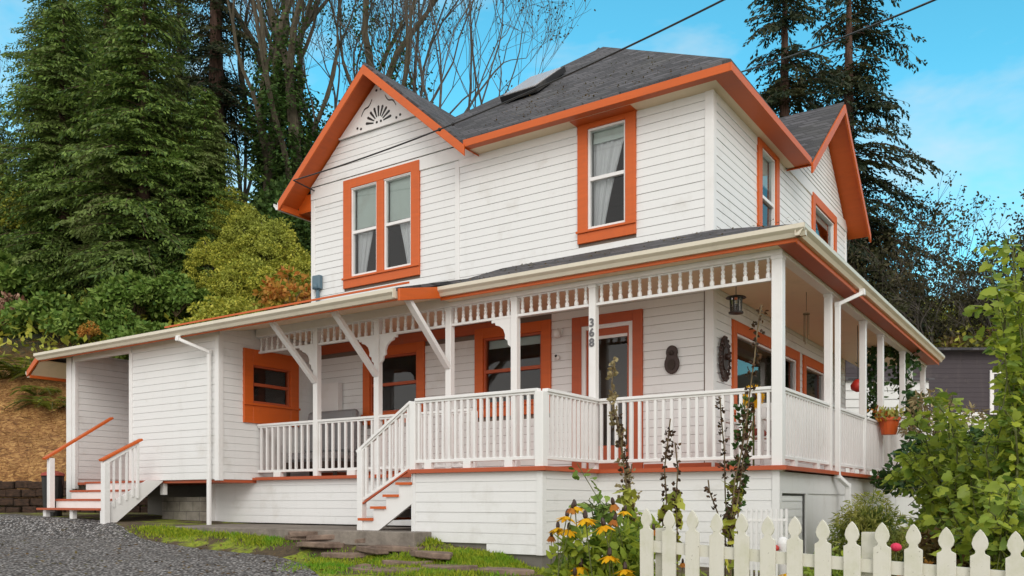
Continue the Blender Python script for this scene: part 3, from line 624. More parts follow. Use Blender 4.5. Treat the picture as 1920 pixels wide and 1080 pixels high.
# ------------------------------------------------------------------ ground
def terrain(x, y):
    x = np.asarray(x, float); y = np.asarray(y, float); d = -SA*x + CA*y
    z = -.86 + .05*(np.minimum(d, 17) - 10)
    y0 = np.interp(x, [-20,-17,-14,-8,-7.3], [5.6,7.0,7.8,8.2,8.1]); m = np.clip((y-y0)/.9, 0, 1)*np.clip((-5.7-x)/.5, 0, 1); m = m*m*(3-2*m)
    z = z*(1-m) + m*np.maximum(z, np.interp(x, [-17,-14,-12,-7.5,-7.0,-5.9], [-.28,-.36,-.43,-.44,-.58,-.70]))
    yb = np.interp(x, [-80,-40,-24.5,-18.8,-14,0,10,60], [-20,0,8.9,13.2,21,29,38,70]); dist = np.maximum(0, (y-yb)*.74)
    z = z + np.where(dist > .15, .72 + 13.5*(1-np.exp(-dist/15.5)), 0)
    w = np.clip(dist/3, 0, 1)*.25 + .012
    z = z + w*(np.sin(x*1.7+y*.6)+np.sin(x*.7-y*1.9+1)+.6*np.sin(x*3.9+2)*np.sin(y*4.3))*.5
    return z
def tz_(x, y): return float(terrain(x, y))
gx = np.unique(np.concatenate([np.linspace(-150,-30,50), np.arange(-30,2,.22), np.linspace(2,120,50)])); gy = np.unique(np.concatenate([np.linspace(-25,3,20), np.arange(3,24,.22), np.linspace(24,190,80)]))
GXX, GYY = np.meshgrid(gx, gy, indexing='ij'); ZZ = terrain(GXX, GYY); nx, ny = len(gx), len(gy)
def gridmesh(name, X, Y, Z, mat, smooth=True, **k):
    n, m = X.shape; me = bpy.data.meshes.new(name); V = np.stack([X,Y,Z],-1).reshape(-1,3)
    i = np.arange(n*m).reshape(n,m); Fq = np.stack([i[:-1,:-1],i[1:,:-1],i[1:,1:],i[:-1,1:]],-1).reshape(-1,4)
    me.vertices.add(len(V)); me.vertices.foreach_set('co', V.astype(np.float32).ravel()); me.loops.add(Fq.size); me.loops.foreach_set('vertex_index', Fq.astype(np.int32).ravel())
    me.polygons.add(len(Fq)); me.polygons.foreach_set('loop_start', np.arange(0,Fq.size,4,dtype=np.int32)); me.update(calc_edges=True)
    if smooth: me.polygons.foreach_set('use_smooth', np.ones(len(Fq),bool))
    me.materials.append(M[mat]); o = bpy.data.objects.new(name, me); COL.objects.link(o); return tag(o, **k)
gridmesh('ground', GXX, GYY, ZZ, 'ground', kind='structure')
# driveway sheet with a wavy edge: rows from camera side to the far edge
us = np.linspace(-900, 640, 160); edge_px = np.interp(us, [-900,0,130,250,330,430,520,570,600,640], [958,965,972,984,992,1010,1035,1058,1080,1130])
rows = []; bests = []
for t_ in np.linspace(0, 1, 60):
    rows.append(t_)
X_, Y_, Z_ = np.zeros((160,60)), np.zeros((160,60)), np.zeros((160,60))
for i, u in enumerate(us):
    tgt = edge_px[i] + 3*math.sin(u*.09) + 2*math.sin(u*.31); best = 16
    for d in np.arange(6, 19, .05):
        x, y = at(u, d); v = HZ - tz_(x, y)/d*F
        if v < tgt: best = d; break
        if x < -7.2 and y > float(np.interp(x, [-20,-17,-15,-13.8,-13,-8,-7.3], [12,10,8.9,8.5,8.1,8.0,8.0])) + .05: best = d; break
    bests.append(best)
bests = np.convolve(np.pad(bests,4,'edge'), np.ones(9)/9, 'valid')
for i, u in enumerate(us):
    best = bests[i]
    for j, t_ in enumerate(rows):
        d = .8 + (best-.8)*t_; x, y = at(u, d); X_[i,j], Y_[i,j], Z_[i,j] = x, y, tz_(x,y) + (.03 if t_ < .985 else .0) + .004*math.sin(x*23)*math.sin(y*29)
gridmesh('gravel_driveway', X_, Y_, Z_, 'gravel', kind='structure')
t = MB(); 
t.box(-14.3,-7.35,8.62,P1+.02,-.60,-.405); t.box(-7.6,-7.35,8.62,9.3,-.8,-.36) if 0 else None
t.build('concrete_path','concrete',kind='structure',bevel=.01)
# retaining wall
t = MB(); rr = random.Random(3)
for (xa, ya), (xb, yb_) in (((-30,4.9),(-24.5,8.75)),((-24.5,8.75),(-18.9,13.0))):
    L = math.hypot(xb-xa, yb_-ya); n = int(L/.35)
    for lay in range(4):
        for k in range(n):
            f0, f1 = (k+(lay%2)*.5)/n, (k+.94+(lay%2)*.5)/n
            if f1 > 1.03: continue
            x0_,y0_,x1_,y1_ = xa+(xb-xa)*f0, ya+(yb_-ya)*f0, xa+(xb-xa)*f1, ya+(yb_-ya)*f1; zz = tz_((xa+xb)/2,(ya+yb_)/2-1)-.05+lay*.21+rr.uniform(-.02,.02)
            t.beam((x0_,y0_+rr.uniform(-.03,.03),zz+.1),(x1_,y1_+rr.uniform(-.03,.03),zz+.1+rr.uniform(-.01,.01)),rr.uniform(.18,.27),rr.uniform(.17,.20))
t.build('retaining_wall','stonewall',label='low dark brown stone retaining wall at the foot of the straw covered bank',cat='wall',bevel=.02)
# ------------------------------------------------------------------ leaf machinery
def leaves(name, P, D, Nn, L, W, mat, parent, kind=None, label=None, cat=None, fold=0.0, shape='q', group=None):
    P, D, Nn = (np.asarray(a, float) for a in (P, D, Nn)); n = len(P)
    D = D/np.linalg.norm(D,axis=1,keepdims=True); S = np.cross(D,Nn); S /= np.linalg.norm(S,axis=1,keepdims=True)+1e-9; Nn = np.cross(S,D)
    L = np.broadcast_to(L,(n,))[:,None]; W = np.broadcast_to(W,(n,))[:,None]
    if shape == 'q': T = [(0,0,0),(.45,.5,0),(1,0,0),(.45,-.5,0)]; FC = [(0,1,2,3)]
    elif shape == 'h': T = [(0,0,0),(.18,.42,-fold),(.6,.42,-fold),(1,0,-.06),(.6,-.42,-fold),(.18,-.42,-fold)]; FC = [(0,3,2,1),(0,5,4,3)]
    elif shape == 'v': T = [(0,0,0),(-.12,.38,-fold),(.22,.55,-fold),(.42,.36,-fold*.6),(.62,.40,-fold),(1,0,-.1),(.62,-.40,-fold),(.42,-.36,-fold*.6),(.22,-.55,-fold),(-.12,-.38,-fold)]; FC = [(0,5,4,3,2,1),(0,9,8,7,6,5)]
    k = len(T); V = np.zeros((n,k,3))
    for i,(a,b,c) in enumerate(T): V[:,i] = P + D*L*a + S*W*b + Nn*W*c
    me = bpy.data.meshes.new(name); me.vertices.add(n*k); me.vertices.foreach_set('co', V.astype(np.float32).ravel())
    base = (np.arange(n)*k)[:,None]; fl = len(FC[0]); idx = np.concatenate([base+np.array(f)[None] for f in FC],1).astype(np.int32)
    me.loops.add(idx.size); me.loops.foreach_set('vertex_index', idx.ravel()); me.polygons.add(n*len(FC)); me.polygons.foreach_set('loop_start', np.arange(0,idx.size,fl,dtype=np.int32)); me.update(calc_edges=True)
    me.materials.append(M[mat]); o = bpy.data.objects.new(name, me); COL.objects.link(o); o.parent = parent
    return tag(o, label, cat, group, kind)
def rnd(n, s=1): return RS.normal(0, s, (n,3))
class LB:
    def __init__(s): s.P=[]; s.D=[]; s.N=[]; s.L=[]; s.W=[]
    def add(s,P,D,N,L,W):
        n=len(P); s.P.append(P); s.D.append(D); s.N.append(N); s.L.append(np.broadcast_to(L,(n,)).copy()); s.W.append(np.broadcast_to(W,(n,)).copy())
    def build(s,name,mat,parent,**k): return leaves(name,np.concatenate(s.P),np.concatenate(s.D),np.concatenate(s.N),np.concatenate(s.L),np.concatenate(s.W),mat,parent,**k)
def limb(b, p, d, L, r0, r1, n=5, seg=4, curl=.12, rs=random):
    pts = [Vector(p)]; d = Vector(d).normalized()
    for i in range(seg):
        d = (d + Vector((rs.gauss(0,curl),rs.gauss(0,curl),rs.gauss(0,curl*.6)))).normalized(); pts.append(pts[-1]+d*L/seg)
    b.tube(pts,[r0+(r1-r0)*i/seg for i in range(seg+1)],n,cap=False); return pts, d
def conifer(name, H, R, nb, seed, mat, z0=.6, dens=1.0, droop=.25, leafL=.2, leafW=.06, power=.8, label=None, gaps=0, group=None):
    rs = random.Random(seed); np_ = np.random.RandomState(seed); root = empty(name, (0,0,0), label, 'tree', group)
    tr = MB(); tr.tube([(0,0,-1.5),(0.05,0,H*.3),(-.05,.05,H*.65),(0,0,H)],[H*.02,H*.016,H*.009,.02],9)
    lb = LB()
    for i in range(nb):
        f = (i+rs.random())/nb; z = z0 + (H-z0)*f; 
        if gaps and math.sin(z*1.9+seed) > 1-gaps and rs.random() < .7: continue
        L = R*(1-f*.97)**power*rs.uniform(.6,1.08); a = rs.uniform(0,6.283); L *= .78+.30*math.sin(a*2+z*.9+seed)*math.sin(z*1.7+a*3)+.12*math.sin(z*4.1+a); up = rs.uniform(-.05,.45)*(1 if f > .4 else .6)
        ns = max(4,int(L/.2)); ts = np.linspace(0,1,ns+1); rad = L*ts; zz = z + rad*up - droop*L*ts**2*1.3 + .05*L*ts**4
        bend = a + rs.uniform(-.25,.25)*ts; X = np.cos(bend)*rad; Y = np.sin(bend)*rad; C = np.stack([X,Y,zz],1)
        tr.tube([tuple(c) for c in C[::max(1,ns//4)]],[max(.004,.010*L*(1-k*.22)) for k in range(len(C[::max(1,ns//4)]))],4,cap=False)
        for j in range(1,ns+1):
            t = ts[j]; dr = C[j]-C[j-1]; dr /= np.linalg.norm(dr); side = np.cross(dr,(0,0,1)); tl = (L*.34*(1-t)**.7+.18)*rs.uniform(.7,1.2)
            for sg in (-1,1):
                if rs.random() > dens: continue
                td = dr*.75+side*sg*rs.uniform(.7,1.1)+np.array([0,0,rs.uniform(-.35,.1)-droop*.5]); td /= np.linalg.norm(td)
                m = max(2,int(tl/.065)); k = np.arange(m)/m; Pp = C[j]+td*(tl*k)[:,None] + np_.normal(0,.012,(m,3)); s2 = np.where(np.arange(m)%2,1,-1)[:,None]
                nn = np.cross(td,side); Dd = td + s2*np.cross(td,nn)*.75 + np_.normal(0,.25,(m,3)) - np.array([0,0,.15]); lb.add(Pp,Dd,np_.normal(0,.5,(m,3))+np.array([0,0,1]),leafL*(1.1-.5*k)*np_.uniform(.7,1.2,m),leafW*np_.uniform(.8,1.3,m))
    tr.build('trunk','bark',root); lb.build('crown',mat,root); return root
def bare(name, H, seed, spread=.5, levels=5, trunk=.22, upw=.35, label=None, leafmat='duskleaf', leafn=1.0, ivy=0, first=.32, group=None, leafsz=.11, fork=(3,4), bark='greybark'):
    rs = random.Random(seed); root = empty(name,(0,0,0),label,'tree',group); tr = MB(); tips = []; trunkpts = []
    def rec(p, d, L, r, lv):
        r = max(r,.010)
        pts, dd = limb(tr,p,d,L,r,max(r*.66,.007),6 if lv < 2 else (4 if lv < 3 else 3),4 if lv < 3 else 3,.025 if lv == 0 else .13,rs)
        if lv < 2: trunkpts.extend([(q, r) for q in pts])
        if lv >= levels: tips.append((pts[-1],dd)); tips.append((pts[-2],dd)); return
        n = rs.randint(*fork) if lv > 0 else fork[1]+1
        for k in range(n):
            q = pts[-1] if k < 2 else pts[rs.randint(1,len(pts)-1)]
            ax_ = Vector((rs.gauss(0,1),rs.gauss(0,1),rs.gauss(0,.5))).normalized(); nd = (dd + ax_*spread*rs.uniform(.7,1.3) + Vector((0,0,upw*.5))).normalized()
            rec(q, nd, L*rs.uniform(.62,.86) if lv else H*.30*rs.uniform(.7,1.1), r*.58*rs.uniform(.8,1.1), lv+1)
    rec((0,0,-1),(0,0,1),H*first+1,trunk,0)
    tr.build('trunk',bark,root)
    if tips and leafn > 0:
        n = int(len(tips)*leafn); ch = [tips[rs.randrange(len(tips))] for _ in range(n)]
        P = np.array([tuple(c[0]) for c in ch])+rnd(n,.12); leaves('crown',P,rnd(n)-np.array([0,0,.5]),rnd(n),leafsz*RS.uniform(.6,1.4,n),leafsz*.7,leafmat,root,shape='h',fold=.1)
    if ivy:
        lb = LB()
        for q, r in trunkpts:
            if q.z > H*ivy: continue
            n = int(520*(1.1-q.z/(H*ivy))); th = RS.uniform(0,6.28,n); rr_ = r + np.abs(RS.normal(0,.16,n)) + .12
            P = np.stack([q.x+np.cos(th)*rr_, q.y+np.sin(th)*rr_, q.z+RS.uniform(-.9,.9,n)],1); lb.add(P,np.stack([np.cos(th),np.sin(th),-np.ones(n)*.6],1)+rnd(n,.4),np.stack([np.cos(th),np.sin(th),np.ones(n)*.5],1)+rnd(n,.3),.16,.13)
        if lb.P: lb.build('ivy','ivy',root)
    return root
def shrub(name, rx, ry, rz, n, seed, mat, ls=.09, label=None, cat='shrub', clumps=40, shape='h', fold=.12, group=None, stem=True, elong=.75, base=0.0, stemmat='deadstem', droop=.3, csz=1):
    np_ = np.random.RandomState(seed); root = empty(name,(0,0,0),label,cat,group)
    cc = np_.normal(0,1,(clumps,3)); cc /= np.linalg.norm(cc,axis=1,keepdims=True); cc *= np_.uniform(.45,1,(clumps,1))**.6; cc[:,2] = np.abs(cc[:,2])*1.0 if base == 0 else cc[:,2]
    C = cc*np.array([rx,ry,rz])*.86; which = np_.randint(0,clumps,n); cs = np_.uniform(.14,.30,clumps)*max(rx,rz)*.95*csz
    off = np_.normal(0,1,(n,3)); off /= np.linalg.norm(off,axis=1,keepdims=True); P = C[which]+off*(cs[which]*np_.uniform(.5,1,n)**.5)[:,None]*np.array([1,1,.75])
    P[:,2] = np.maximum(P[:,2], -.1 if base == 0 else -1e9); P[:,2] += base
    D = off*.8+np_.normal(0,.6,(n,3))-np.array([0,0,droop]); leaves('foliage',P,D,off*.15+np_.normal(0,.75,(n,3))+np.array([0,0,.8]),ls*np_.uniform(.6,1.4,n),ls*elong*np_.uniform(.7,1.3,n),mat,root,shape=shape,fold=fold)
    if stem:
        t = MB(); rs = random.Random(seed)
        for k in range(min(clumps,16)):
            c = C[k]+np.array([0,0,base]); rs_=max(rx,rz); t.tube([(0,0,-.4),(c[0]*.35,c[1]*.35,c[2]*.5),tuple(c)],[.016*rs_,.011*rs_,.005*rs_],5,cap=False)
        t.build('stem',stemmat,root)
    return root
def place(root, u, d, dz=0, rz=0, sc=1, z=None, **k):
    x, y = at(u, d); zz = tz_(x, y)+dz if z is None else z
    if k.pop('first', False):
        root.location = (x,y,zz); root.rotation_euler = (0,0,rz); root.scale = (sc,)*3 if not hasattr(sc,'__len__') else sc
        if 'label' in k: root['label'] = k['label']
        return root
    return copy_thing(root,(x,y,zz),rz,sc,**k)
# ---- left conifers
G1 = 'dark evergreens crowding the bank left of the house'
cA = conifer('evergreen_tree',21,4.6,700,5,'needle',z0=-.5,dens=1,droop=.3,leafL=.21,leafW=.062,group=G1)
cB = conifer('evergreen_tree',11,4.2,640,9,'needle',z0=-.6,dens=1,droop=.38,leafL=.20,leafW=.06,power=.6,group=G1)
place(cA,205,39,first=True,sc=1.12,label='tallest dense evergreen, its dark crown running out of the top left of the picture')
place(cA,120,41,rz=2,sc=(1.0,1.0,1.05),label='dark evergreen at the far left edge with open sky behind its tip')
place(cA,335,40,rz=4,sc=(.72,.72,.85),label='dense evergreen just left of the tall brown trunk')
place(cB,270,33,first=True,dz=-.2,sc=1.25,label='low spreading evergreen with drooping boughs in front of the tallest one')
place(cB,120,34.5,rz=1.3,sc=1.15,dz=0,label='broad low evergreen above the red leaved shrub')
place(cB,385,33,rz=3,sc=.80,label='low evergreen beside the yellow green hillside shrubs')
place(cB,-40,36,rz=5,sc=.9,label='evergreen cut by the left edge of the picture')
cD = conifer('fir_tree',24,3.6,240,21,'needle2',z0=8.0,dens=1,droop=.45,leafL=.22,leafW=.07,group=G1)
place(cD,404,37,first=True,sc=.95,label='tall fir with a bare reddish brown lower trunk behind the dense evergreens')
# ---- bare trees behind the gable
G2 = 'bare ivy grown trees behind the house'
bA = bare('bare_tree',19,3,spread=.24,levels=6,trunk=.34,upw=.85,ivy=.62,leafn=.5,first=.46,group=G2,fork=(2,3),bark='darkbark')
bB = bare('bare_tree',17,8,spread=.34,levels=6,trunk=.15,upw=.55,ivy=.45,leafn=2.6,leafmat='ivy',first=.28,group=G2,fork=(2,3))
bC = bare('bare_tree',16,14,spread=.40,levels=6,trunk=.135,upw=.45,ivy=0,leafn=1.2,first=.24,group=G2,fork=(2,3))
LBL = [
 (bA,493,36,0,1.0,'thick ivy grown trunk, the left one of the two beside the sky gap'),
 (bA,518,37,2,1.05,'thick ivy grown trunk, the right one of the two beside the sky gap'),
 (bA,566,36,4,1.0,'straight ivy green trunk with bare limbs right of the twin trunks'),
 (bB,600,38,1,1.1,'slender bare tree left of the gable peak with few twigs'),
 (bB,640,40,3,1.15,'slim bare tree rising behind the left rake of the gable'),
 (bA,704,37,5,.95,'bare tree with brown ivy standing right behind the gable peak'),
 (bB,745,40,5,1.15,'bare tree with upright limbs just right of the gable peak'),
 (bC,782,38,0,1.15,'pale forked bare tree midway between gable and skylight'),
 (bC,850,34,2,1.0,'grey bare tree whose trunk meets the roof valley by the gable'),
 (bC,905,37,4,.95,'rightmost bare tree with fine twigs beside the skylight'),
 (bC,455,40,1,1.1,'thin bare tree between the brown fir trunk and the twin trunks'),
 (bB,20,38,2,.62,'small bare tree against the sky at the upper left corner')]
seen = set()
for o_,u,d,rz,sc,lb_ in LBL:
    fst = o_.name not in seen; seen.add(o_.name); place(o_,u,d,rz=rz,sc=sc,label=lb_,first=fst)
# ivy mounds under them
sI = shrub('ivy_mound',2.0,2.0,3.4,9000,31,'ivy',.17,clumps=60,group='ivy mounds around the bare trunks')
for k,(u,d,sc,rz,l) in enumerate(((560,34,1.0,0,'ivy mound between the ivy trunks left of the gable'),(620,33,.75,1,'ivy mound just left of the gable rake'),(700,38,1.0,2,'ivy clump behind the gable peak'),(430,33,.8,3,'ivy mound below the sky gap'))): place(sI,u,d,dz=(1.6,1.6,1.4,.5)[k],sc=sc,rz=rz,label=l,first=(k==0))
# ---- yellow green hillside shrubs
G3 = 'yellow green shrubs on the bank'
sA = shrub('hillside_shrub',1.9,1.9,2.0,15000,41,'leafy',.085,clumps=110,csz=.55,group=G3)
for k,(u,d,sc,dz,l) in enumerate(((525,28.5,1.05,0,'bright yellow green shrub nearest the left house corner'),(480,31,1.15,.2,'yellow green shrub above the low evergreen'),(565,32,1.2,.4,'yellow green shrub behind the house corner'),(440,27.5,1.1,-.2,'yellow green shrub above the utility room roof'),(15,37,1.6,2.5,'yellow leaved shrub at the upper left edge'),(350,34,.62,5.8,'bright lime bough bush among the dark evergreens'))): place(sA,u,d,rz=k*1.1,sc=sc,dz=dz,label=l,first=(k==0))
sT = shrub('hillside_tree',2.6,2.4,5.2,24000,141,'leafy',.125,clumps=150,csz=.34,group='tall yellow green trees on the bank',cat='tree',stemmat='greybark')
for k,(u,d,sc,dz,l) in enumerate(((428,33,.46,3.0,'highest yellow green bush, beside the brown fir trunk'),(468,32,.52,1.9,'yellow green bush below the sky gap'),(508,31.5,.58,1.0,'yellow green bush midway between sky gap and house corner'),(552,31,.52,.6,'yellow green bush nearest the left house corner'),(575,34,.62,1.4,'yellow green bush tucked behind the gable overhang'),(445,30,.50,.1,'yellow green bush low above the orange roof flashing'),(395,31,.42,1.2,'yellow green bush at the right foot of the dark evergreens'))): place(sT,u,d,rz=k*1.7,sc=sc*(1 if k%2 else 1.05),dz=dz,label=l,first=(k==0))
sO = shrub('autumn_shrub',.9,.9,1.0,1500,43,'autumn',.12,label='shrub with orange autumn leaves below the left gable corner',clumps=24); place(sO,545,27.2,first=True,dz=1.6,sc=1.25)
sO2 = copy_thing(sO,(*at(167,27.0),tz_(*at(167,27.0))+.9),1,.42,label='small orange leaved sapling over the utility room roof')
sR = shrub('red_shrub',1.2,1.2,.9,2600,45,'redleaf',.12,label='dark red shrub with pale blooms at the left edge',clumps=26); place(sR,28,31,first=True,dz=.4,sc=1.3)
sG = shrub('green_shrub',1.3,1.3,1.1,4500,47,'bright',.14,label=None,clumps=34,group='leafy shrubs at the foot of the evergreens')
for k,(u,d,sc,dz,l) in enumerate(((105,30,1.3,.1,'leafy green shrub beside the dark red shrub'),(190,28.5,1.15,.1,'leafy shrub behind the left end of the utility room roof'),(10,33,1.7,.6,'leafy shrub above the dark red shrub at the left edge'),(290,27.2,1.1,0,'dark leafy shrub behind the middle of the utility room roof'),(370,27.2,1.0,0,'leafy shrub behind the orange flashing of the low roof'),(255,29.5,1.2,.9,'mid green bush among the lower boughs of the evergreens'),(330,29.5,1.0,1.3,'mid green bush right of the other one among the evergreen boughs'),(345,33,1.0,5.2,'light green bush high among the evergreens'))): place(sG,u,d,rz=k*2.1,sc=sc,dz=dz,label=l,first=(k==0))
# ferns
def fern(seed, label, R=.75, nf=16):
    np_ = np.random.RandomState(seed); root = empty('fern',(0,0,0),label,'fern','sword ferns on the bank'); lb = LB(); t = MB()
    for k in range(nf):
        a = np_.uniform(0,6.28); L = R*np_.uniform(.8,1.2); ts = np.linspace(.08,1,26); el = np_.uniform(.7,1.25); X = np.cos(a)*L*ts*math.cos(el*.6); Y = np.sin(a)*L*ts*math.cos(el*.6); Z = L*(math.sin(el)*ts-.75*ts**2.3)
        C = np.stack([X,Y,Z],1); t.tube([tuple(c) for c in C[::6]],.006,3,cap=False); sd = np.array([-np.sin(a),np.cos(a),0])
        for sg in (-1,1): lb.add(C,np.tile(sd*sg,(26,1))+np.array([math.cos(a),math.sin(a),-.2])*.35,np.tile((0,0,1.),(26,1))+np_.normal(0,.15,(26,3)),L*.24*np.sin(np.clip(ts*1.05,0,1)*3.0)**.7+.02,.035)
    t.build('stem','stem',root); lb.build('frond','fern',root); return root
fn = fern(5,'x')
for k,(u,v,d,sc,l) in enumerate(((45,690,19.5,2.3,'big pale sword fern at the top of the straw bank by the left edge'),(88,700,18.8,1.6,'small fern left of the low roof tip'),(100,752,18.2,1.7,'fern on the straw just left of the entry recess'),(215,640,19.2,1.3,'fern behind the utility room roof'),(135,685,20,1.6,'fern under the dark red shrub'),(5,695,20.5,1.7,'fern cut by the left edge of the picture'),(70,728,19,1.2,'small fern below the roof tip on the straw bank'))):
    x,y,z = at(u,d,v); z = tz_(x,y)
    # slide back along the ray until the terrain meets it
    for dd in np.arange(16,34,.1):
        x,y,z = at(u,dd,v); 
        if tz_(x,y) >= z-.3: break
    if k == 0: fn.location = (x,y,tz_(x,y)); fn.scale = (sc,)*3; fn['label'] = l
    else: copy_thing(fn,(x,y,tz_(x,y)),k*1.3,sc,label=l)
# straw litter on the bank and leaf litter: uncountable
n = 60000; X = RS.uniform(-30,-17,n); Y = RS.uniform(6,22,n); ok = (terrain(X,Y) > .2) & (terrain(X,Y) < 5.5); X, Y = X[ok], Y[ok]; n = len(X)
leaves('straw',np.stack([X,Y,terrain(X,Y)+.015],1),rnd(n)*np.array([1,1,.3]),rnd(n,.3)+np.array([0,0,1]),RS.uniform(.1,.35,n),.016,'straw',None,kind='stuff',label='dry straw and needles strewn over the bank',cat='straw')
n = 60000; X = RS.uniform(-45,0,n); Y = RS.uniform(8,60,n); Tt = terrain(X,Y); ok = (Tt > 4.0); X, Y, Tt = X[ok], Y[ok], Tt[ok]; n = len(X)
leaves('undergrowth',np.stack([X,Y,Tt+RS.uniform(0,.9,n)],1),rnd(n)+np.array([0,0,.2]),rnd(n,.4)+np.array([0,0,1]),RS.uniform(.15,.38,n),RS.uniform(.1,.2,n),'leafy',None,kind='stuff',label='tangled green undergrowth over the upper bank',cat='undergrowth')
# moss/grass near the walk
PATCH = []
for (u,v,w,h,nn) in ((335,1000,70,9,2600),(300,993,40,5,900),(490,1018,48,9,1600),(620,1060,40,14,2200),(700,1052,30,8,900),(805,1015,30,8,1400),(760,1062,60,10,2200),(860,1048,110,12,5200),(960,1062,90,14,4200),(560,1068,30,8,700),(830,1075,120,8,3000),(430,1005,40,6,900)):
    uu = u + RS.normal(0,.55,nn)*w; vv = v + RS.normal(0,.55,nn)*h; PATCH.append(np.stack([uu,vv],1))
PU = np.concatenate(PATCH); pp = []
ds = np.arange(8.2,16,.08)
for u,v in PU:
    x = -SA*ds+CA*(u-CX)/F*ds; y = CA*ds+SA*(u-CX)/F*ds; vv = HZ-terrain(x,y)/ds*F; i = int(np.argmax(vv < v)); 
    if vv[i] < v and not (x[i] > -14.3 and y[i] > 8.6 and x[i] < -7.3) and not (x[i]>-7.7 and y[i]>8.95): pp.append((x[i],y[i]))
pp = np.array(pp); pp += RS.uniform(-.05,.05,pp.shape); n = len(pp)
leaves('moss',np.stack([pp[:,0],pp[:,1],terrain(pp[:,0],pp[:,1])-.01],1),rnd(n,.5)+np.array([0,0,1]),rnd(n),RS.uniform(.03,.085,n),.014,'grass',None,kind='stuff',label='bright green moss and short grass between the flagstones',cat='moss')
n = 900; X = RS.uniform(-15,-4,n); Y = RS.uniform(3,9,n); ok = (Y < 8.3) & (X + 1.2*Y < 2.5); X, Y = X[ok], Y[ok]; n = len(X)
leaves('fallen_leaves',np.stack([X,Y,terrain(X,Y)+.04],1),rnd(n)*np.array([1,1,.15]),rnd(n,.25)+np.array([0,0,1]),RS.uniform(.03,.08,n),RS.uniform(.03,.05,n),'brownleaf',None,kind='stuff',shape='h',fold=.15,label='fallen brown leaves scattered on gravel and moss',cat='leaves')
n = 420; X = RS.uniform(-8.4,-4.2,n); Y = 11.4+np.abs(RS.normal(0,1.2,n)); Z = EZ+(Y-EF)/(ay-EF)*(az-EZ)+.012; X2 = RS.uniform(-8,-3,260); Y2 = RS.uniform(10.1,11.7,260); Z2 = GZ_+.02+(Y2-GF)/(PW-GF)*(3.84-GZ_-.02)+.012
ok = (Y < 13.5) & (X + Y < 6.95) & (X > -8.6-(Y-11.33)*.5); P_ = np.concatenate([np.stack([X,Y,Z],1)[ok], np.stack([X2,Y2,Z2],1)]); n = len(P_)
leaves('roof_litter',P_,rnd(n)*np.array([1,1,.15])+np.array([0,0,.02]),rnd(n,.15)+np.array([0,-.5,1]),RS.uniform(.02,.06,n),RS.uniform(.015,.035,n),'brownleaf',None,kind='stuff',label='small brown leaves and needles lying on the roof shingles',cat='leaves')
# flagstones
FL = [(585,1003,.5,'long thin flagstone against the path'),(640,1010,.55,'pale flat flagstone under the front stairs path'),(610,1022,.5,'flagstone nearest the gravel edge'),(690,1015,.4,'reddish flagstone stacked below the path corner'),(700,1032,.6,'wide ledge flagstone left of the moss cushion'),(655,1043,.5,'cracked flagstone between two moss cushions'),(745,1030,.45,'small flagstone beside the wall foot'),(800,1040,.6,'thick flagstone with moss on top'),(770,1058,.5,'tan flagstone near the lower picture edge'),(850,1064,.6,'broad flat flagstone sunk in moss'),(720,1070,.6,'lowest flagstone touching the picture edge'),(930,1072,.5,'dark edged flagstone right of the others'),(560,1012,.35,'small flagstone farthest left'),(895,1030,.3,'little flagstone by the house foundation')]
for k,(u,v,s_,l) in enumerate(FL):
    for d in np.arange(8.2,16,.05):
        x,y = at(u,d)
        if HZ-tz_(x,y)/d*F < v: break
    rr = random.Random(k); n = 9; t = MB(); z = tz_(x,y); pts = []; asp = rr.uniform(.35,.6); tw_ = rr.uniform(-.5,.5)
    for i in range(n):
        a = 6.283*i/n; q = s_*rr.uniform(.62,1.1); X0_,Y0_ = math.cos(a)*q, math.sin(a)*q*asp; pts.append((x+X0_*math.cos(tw_)-Y0_*math.sin(tw_), y+X0_*math.sin(tw_)+Y0_*math.cos(tw_), z+.030+rr.uniform(-.012,.022)))
    t.prism(pts,(0,0,-.075)); t.build('flagstone','flag',label=l,cat='stone',group='flagstones set in moss',bevel=.012)
# ------------------------------------------------------------------ porch things
def thing(name, label, cat, loc, group=None): return empty(name, loc, label, cat, group)
# hanging lantern
x,y,z = at(1380,11.9,572); t_ = thing('hanging_lantern','black hanging lantern under the porch ceiling near the corner post','lantern',(x,y,z))
q = MB(); q.lathe((x,y,z),[(.015,.14),(.13,.11),(.14,.095),(.02,.10)],14); q.lathe((x,y,z),[(.06,-.10),(.10,-.095),(.10,-.115),(.02,-.13)],14); q.tube([(x,y,z+.1),(x,y,3.04)],.006,5)
for k in range(8): a=k*math.pi/4; q.tube([(x+.085*math.cos(a),y+.085*math.sin(a),z+.1),(x+.075*math.cos(a),y+.075*math.sin(a),z-.1)],.008,4)
q.build('frame','black',t_); q = MB(); q.lathe((x,y,z),[(.072,-.09),(.078,.09)],12); q.build('lamp_glass','glass',t_); q = MB(); q.ball((x,y,z-.02),.035); q.lathe((x,y,z),[(.05,-.09),(.05,-.02)],10); q.build('candle','iron',t_)
# wall plaque (two-lobed)
q = MB(); x,z = -5.11,2.05; pts = [(x+.09*math.cos(a),z+.11+.10*math.sin(a)) for a in np.linspace(-.45,math.pi+.45,14)] + [(x+.115*math.cos(a),z-.06+.145*math.sin(a)) for a in np.linspace(math.pi*.80,math.pi*2.2,16)]
q.prism([(a,PW-.06,b_) for a,b_ in pts],(0,.035,0)); pl = thing('wall_plaque','dark brown rounded plaque on the wall between front door and corner','plaque',(x,PW-.03,z)); q.build('plate','iron',pl,bevel=.008)
q = MB(); q.lathe((x,PW-.07,z+.10),[(.03,-.03),(.04,0),(.02,.03)],8); q.prism([(x+.06*math.cos(a),PW-.07,z-.07+.08*math.sin(a)) for a in np.linspace(0,6.1,12)],(0,.012,0)); q.build('relief','darkroom',pl)
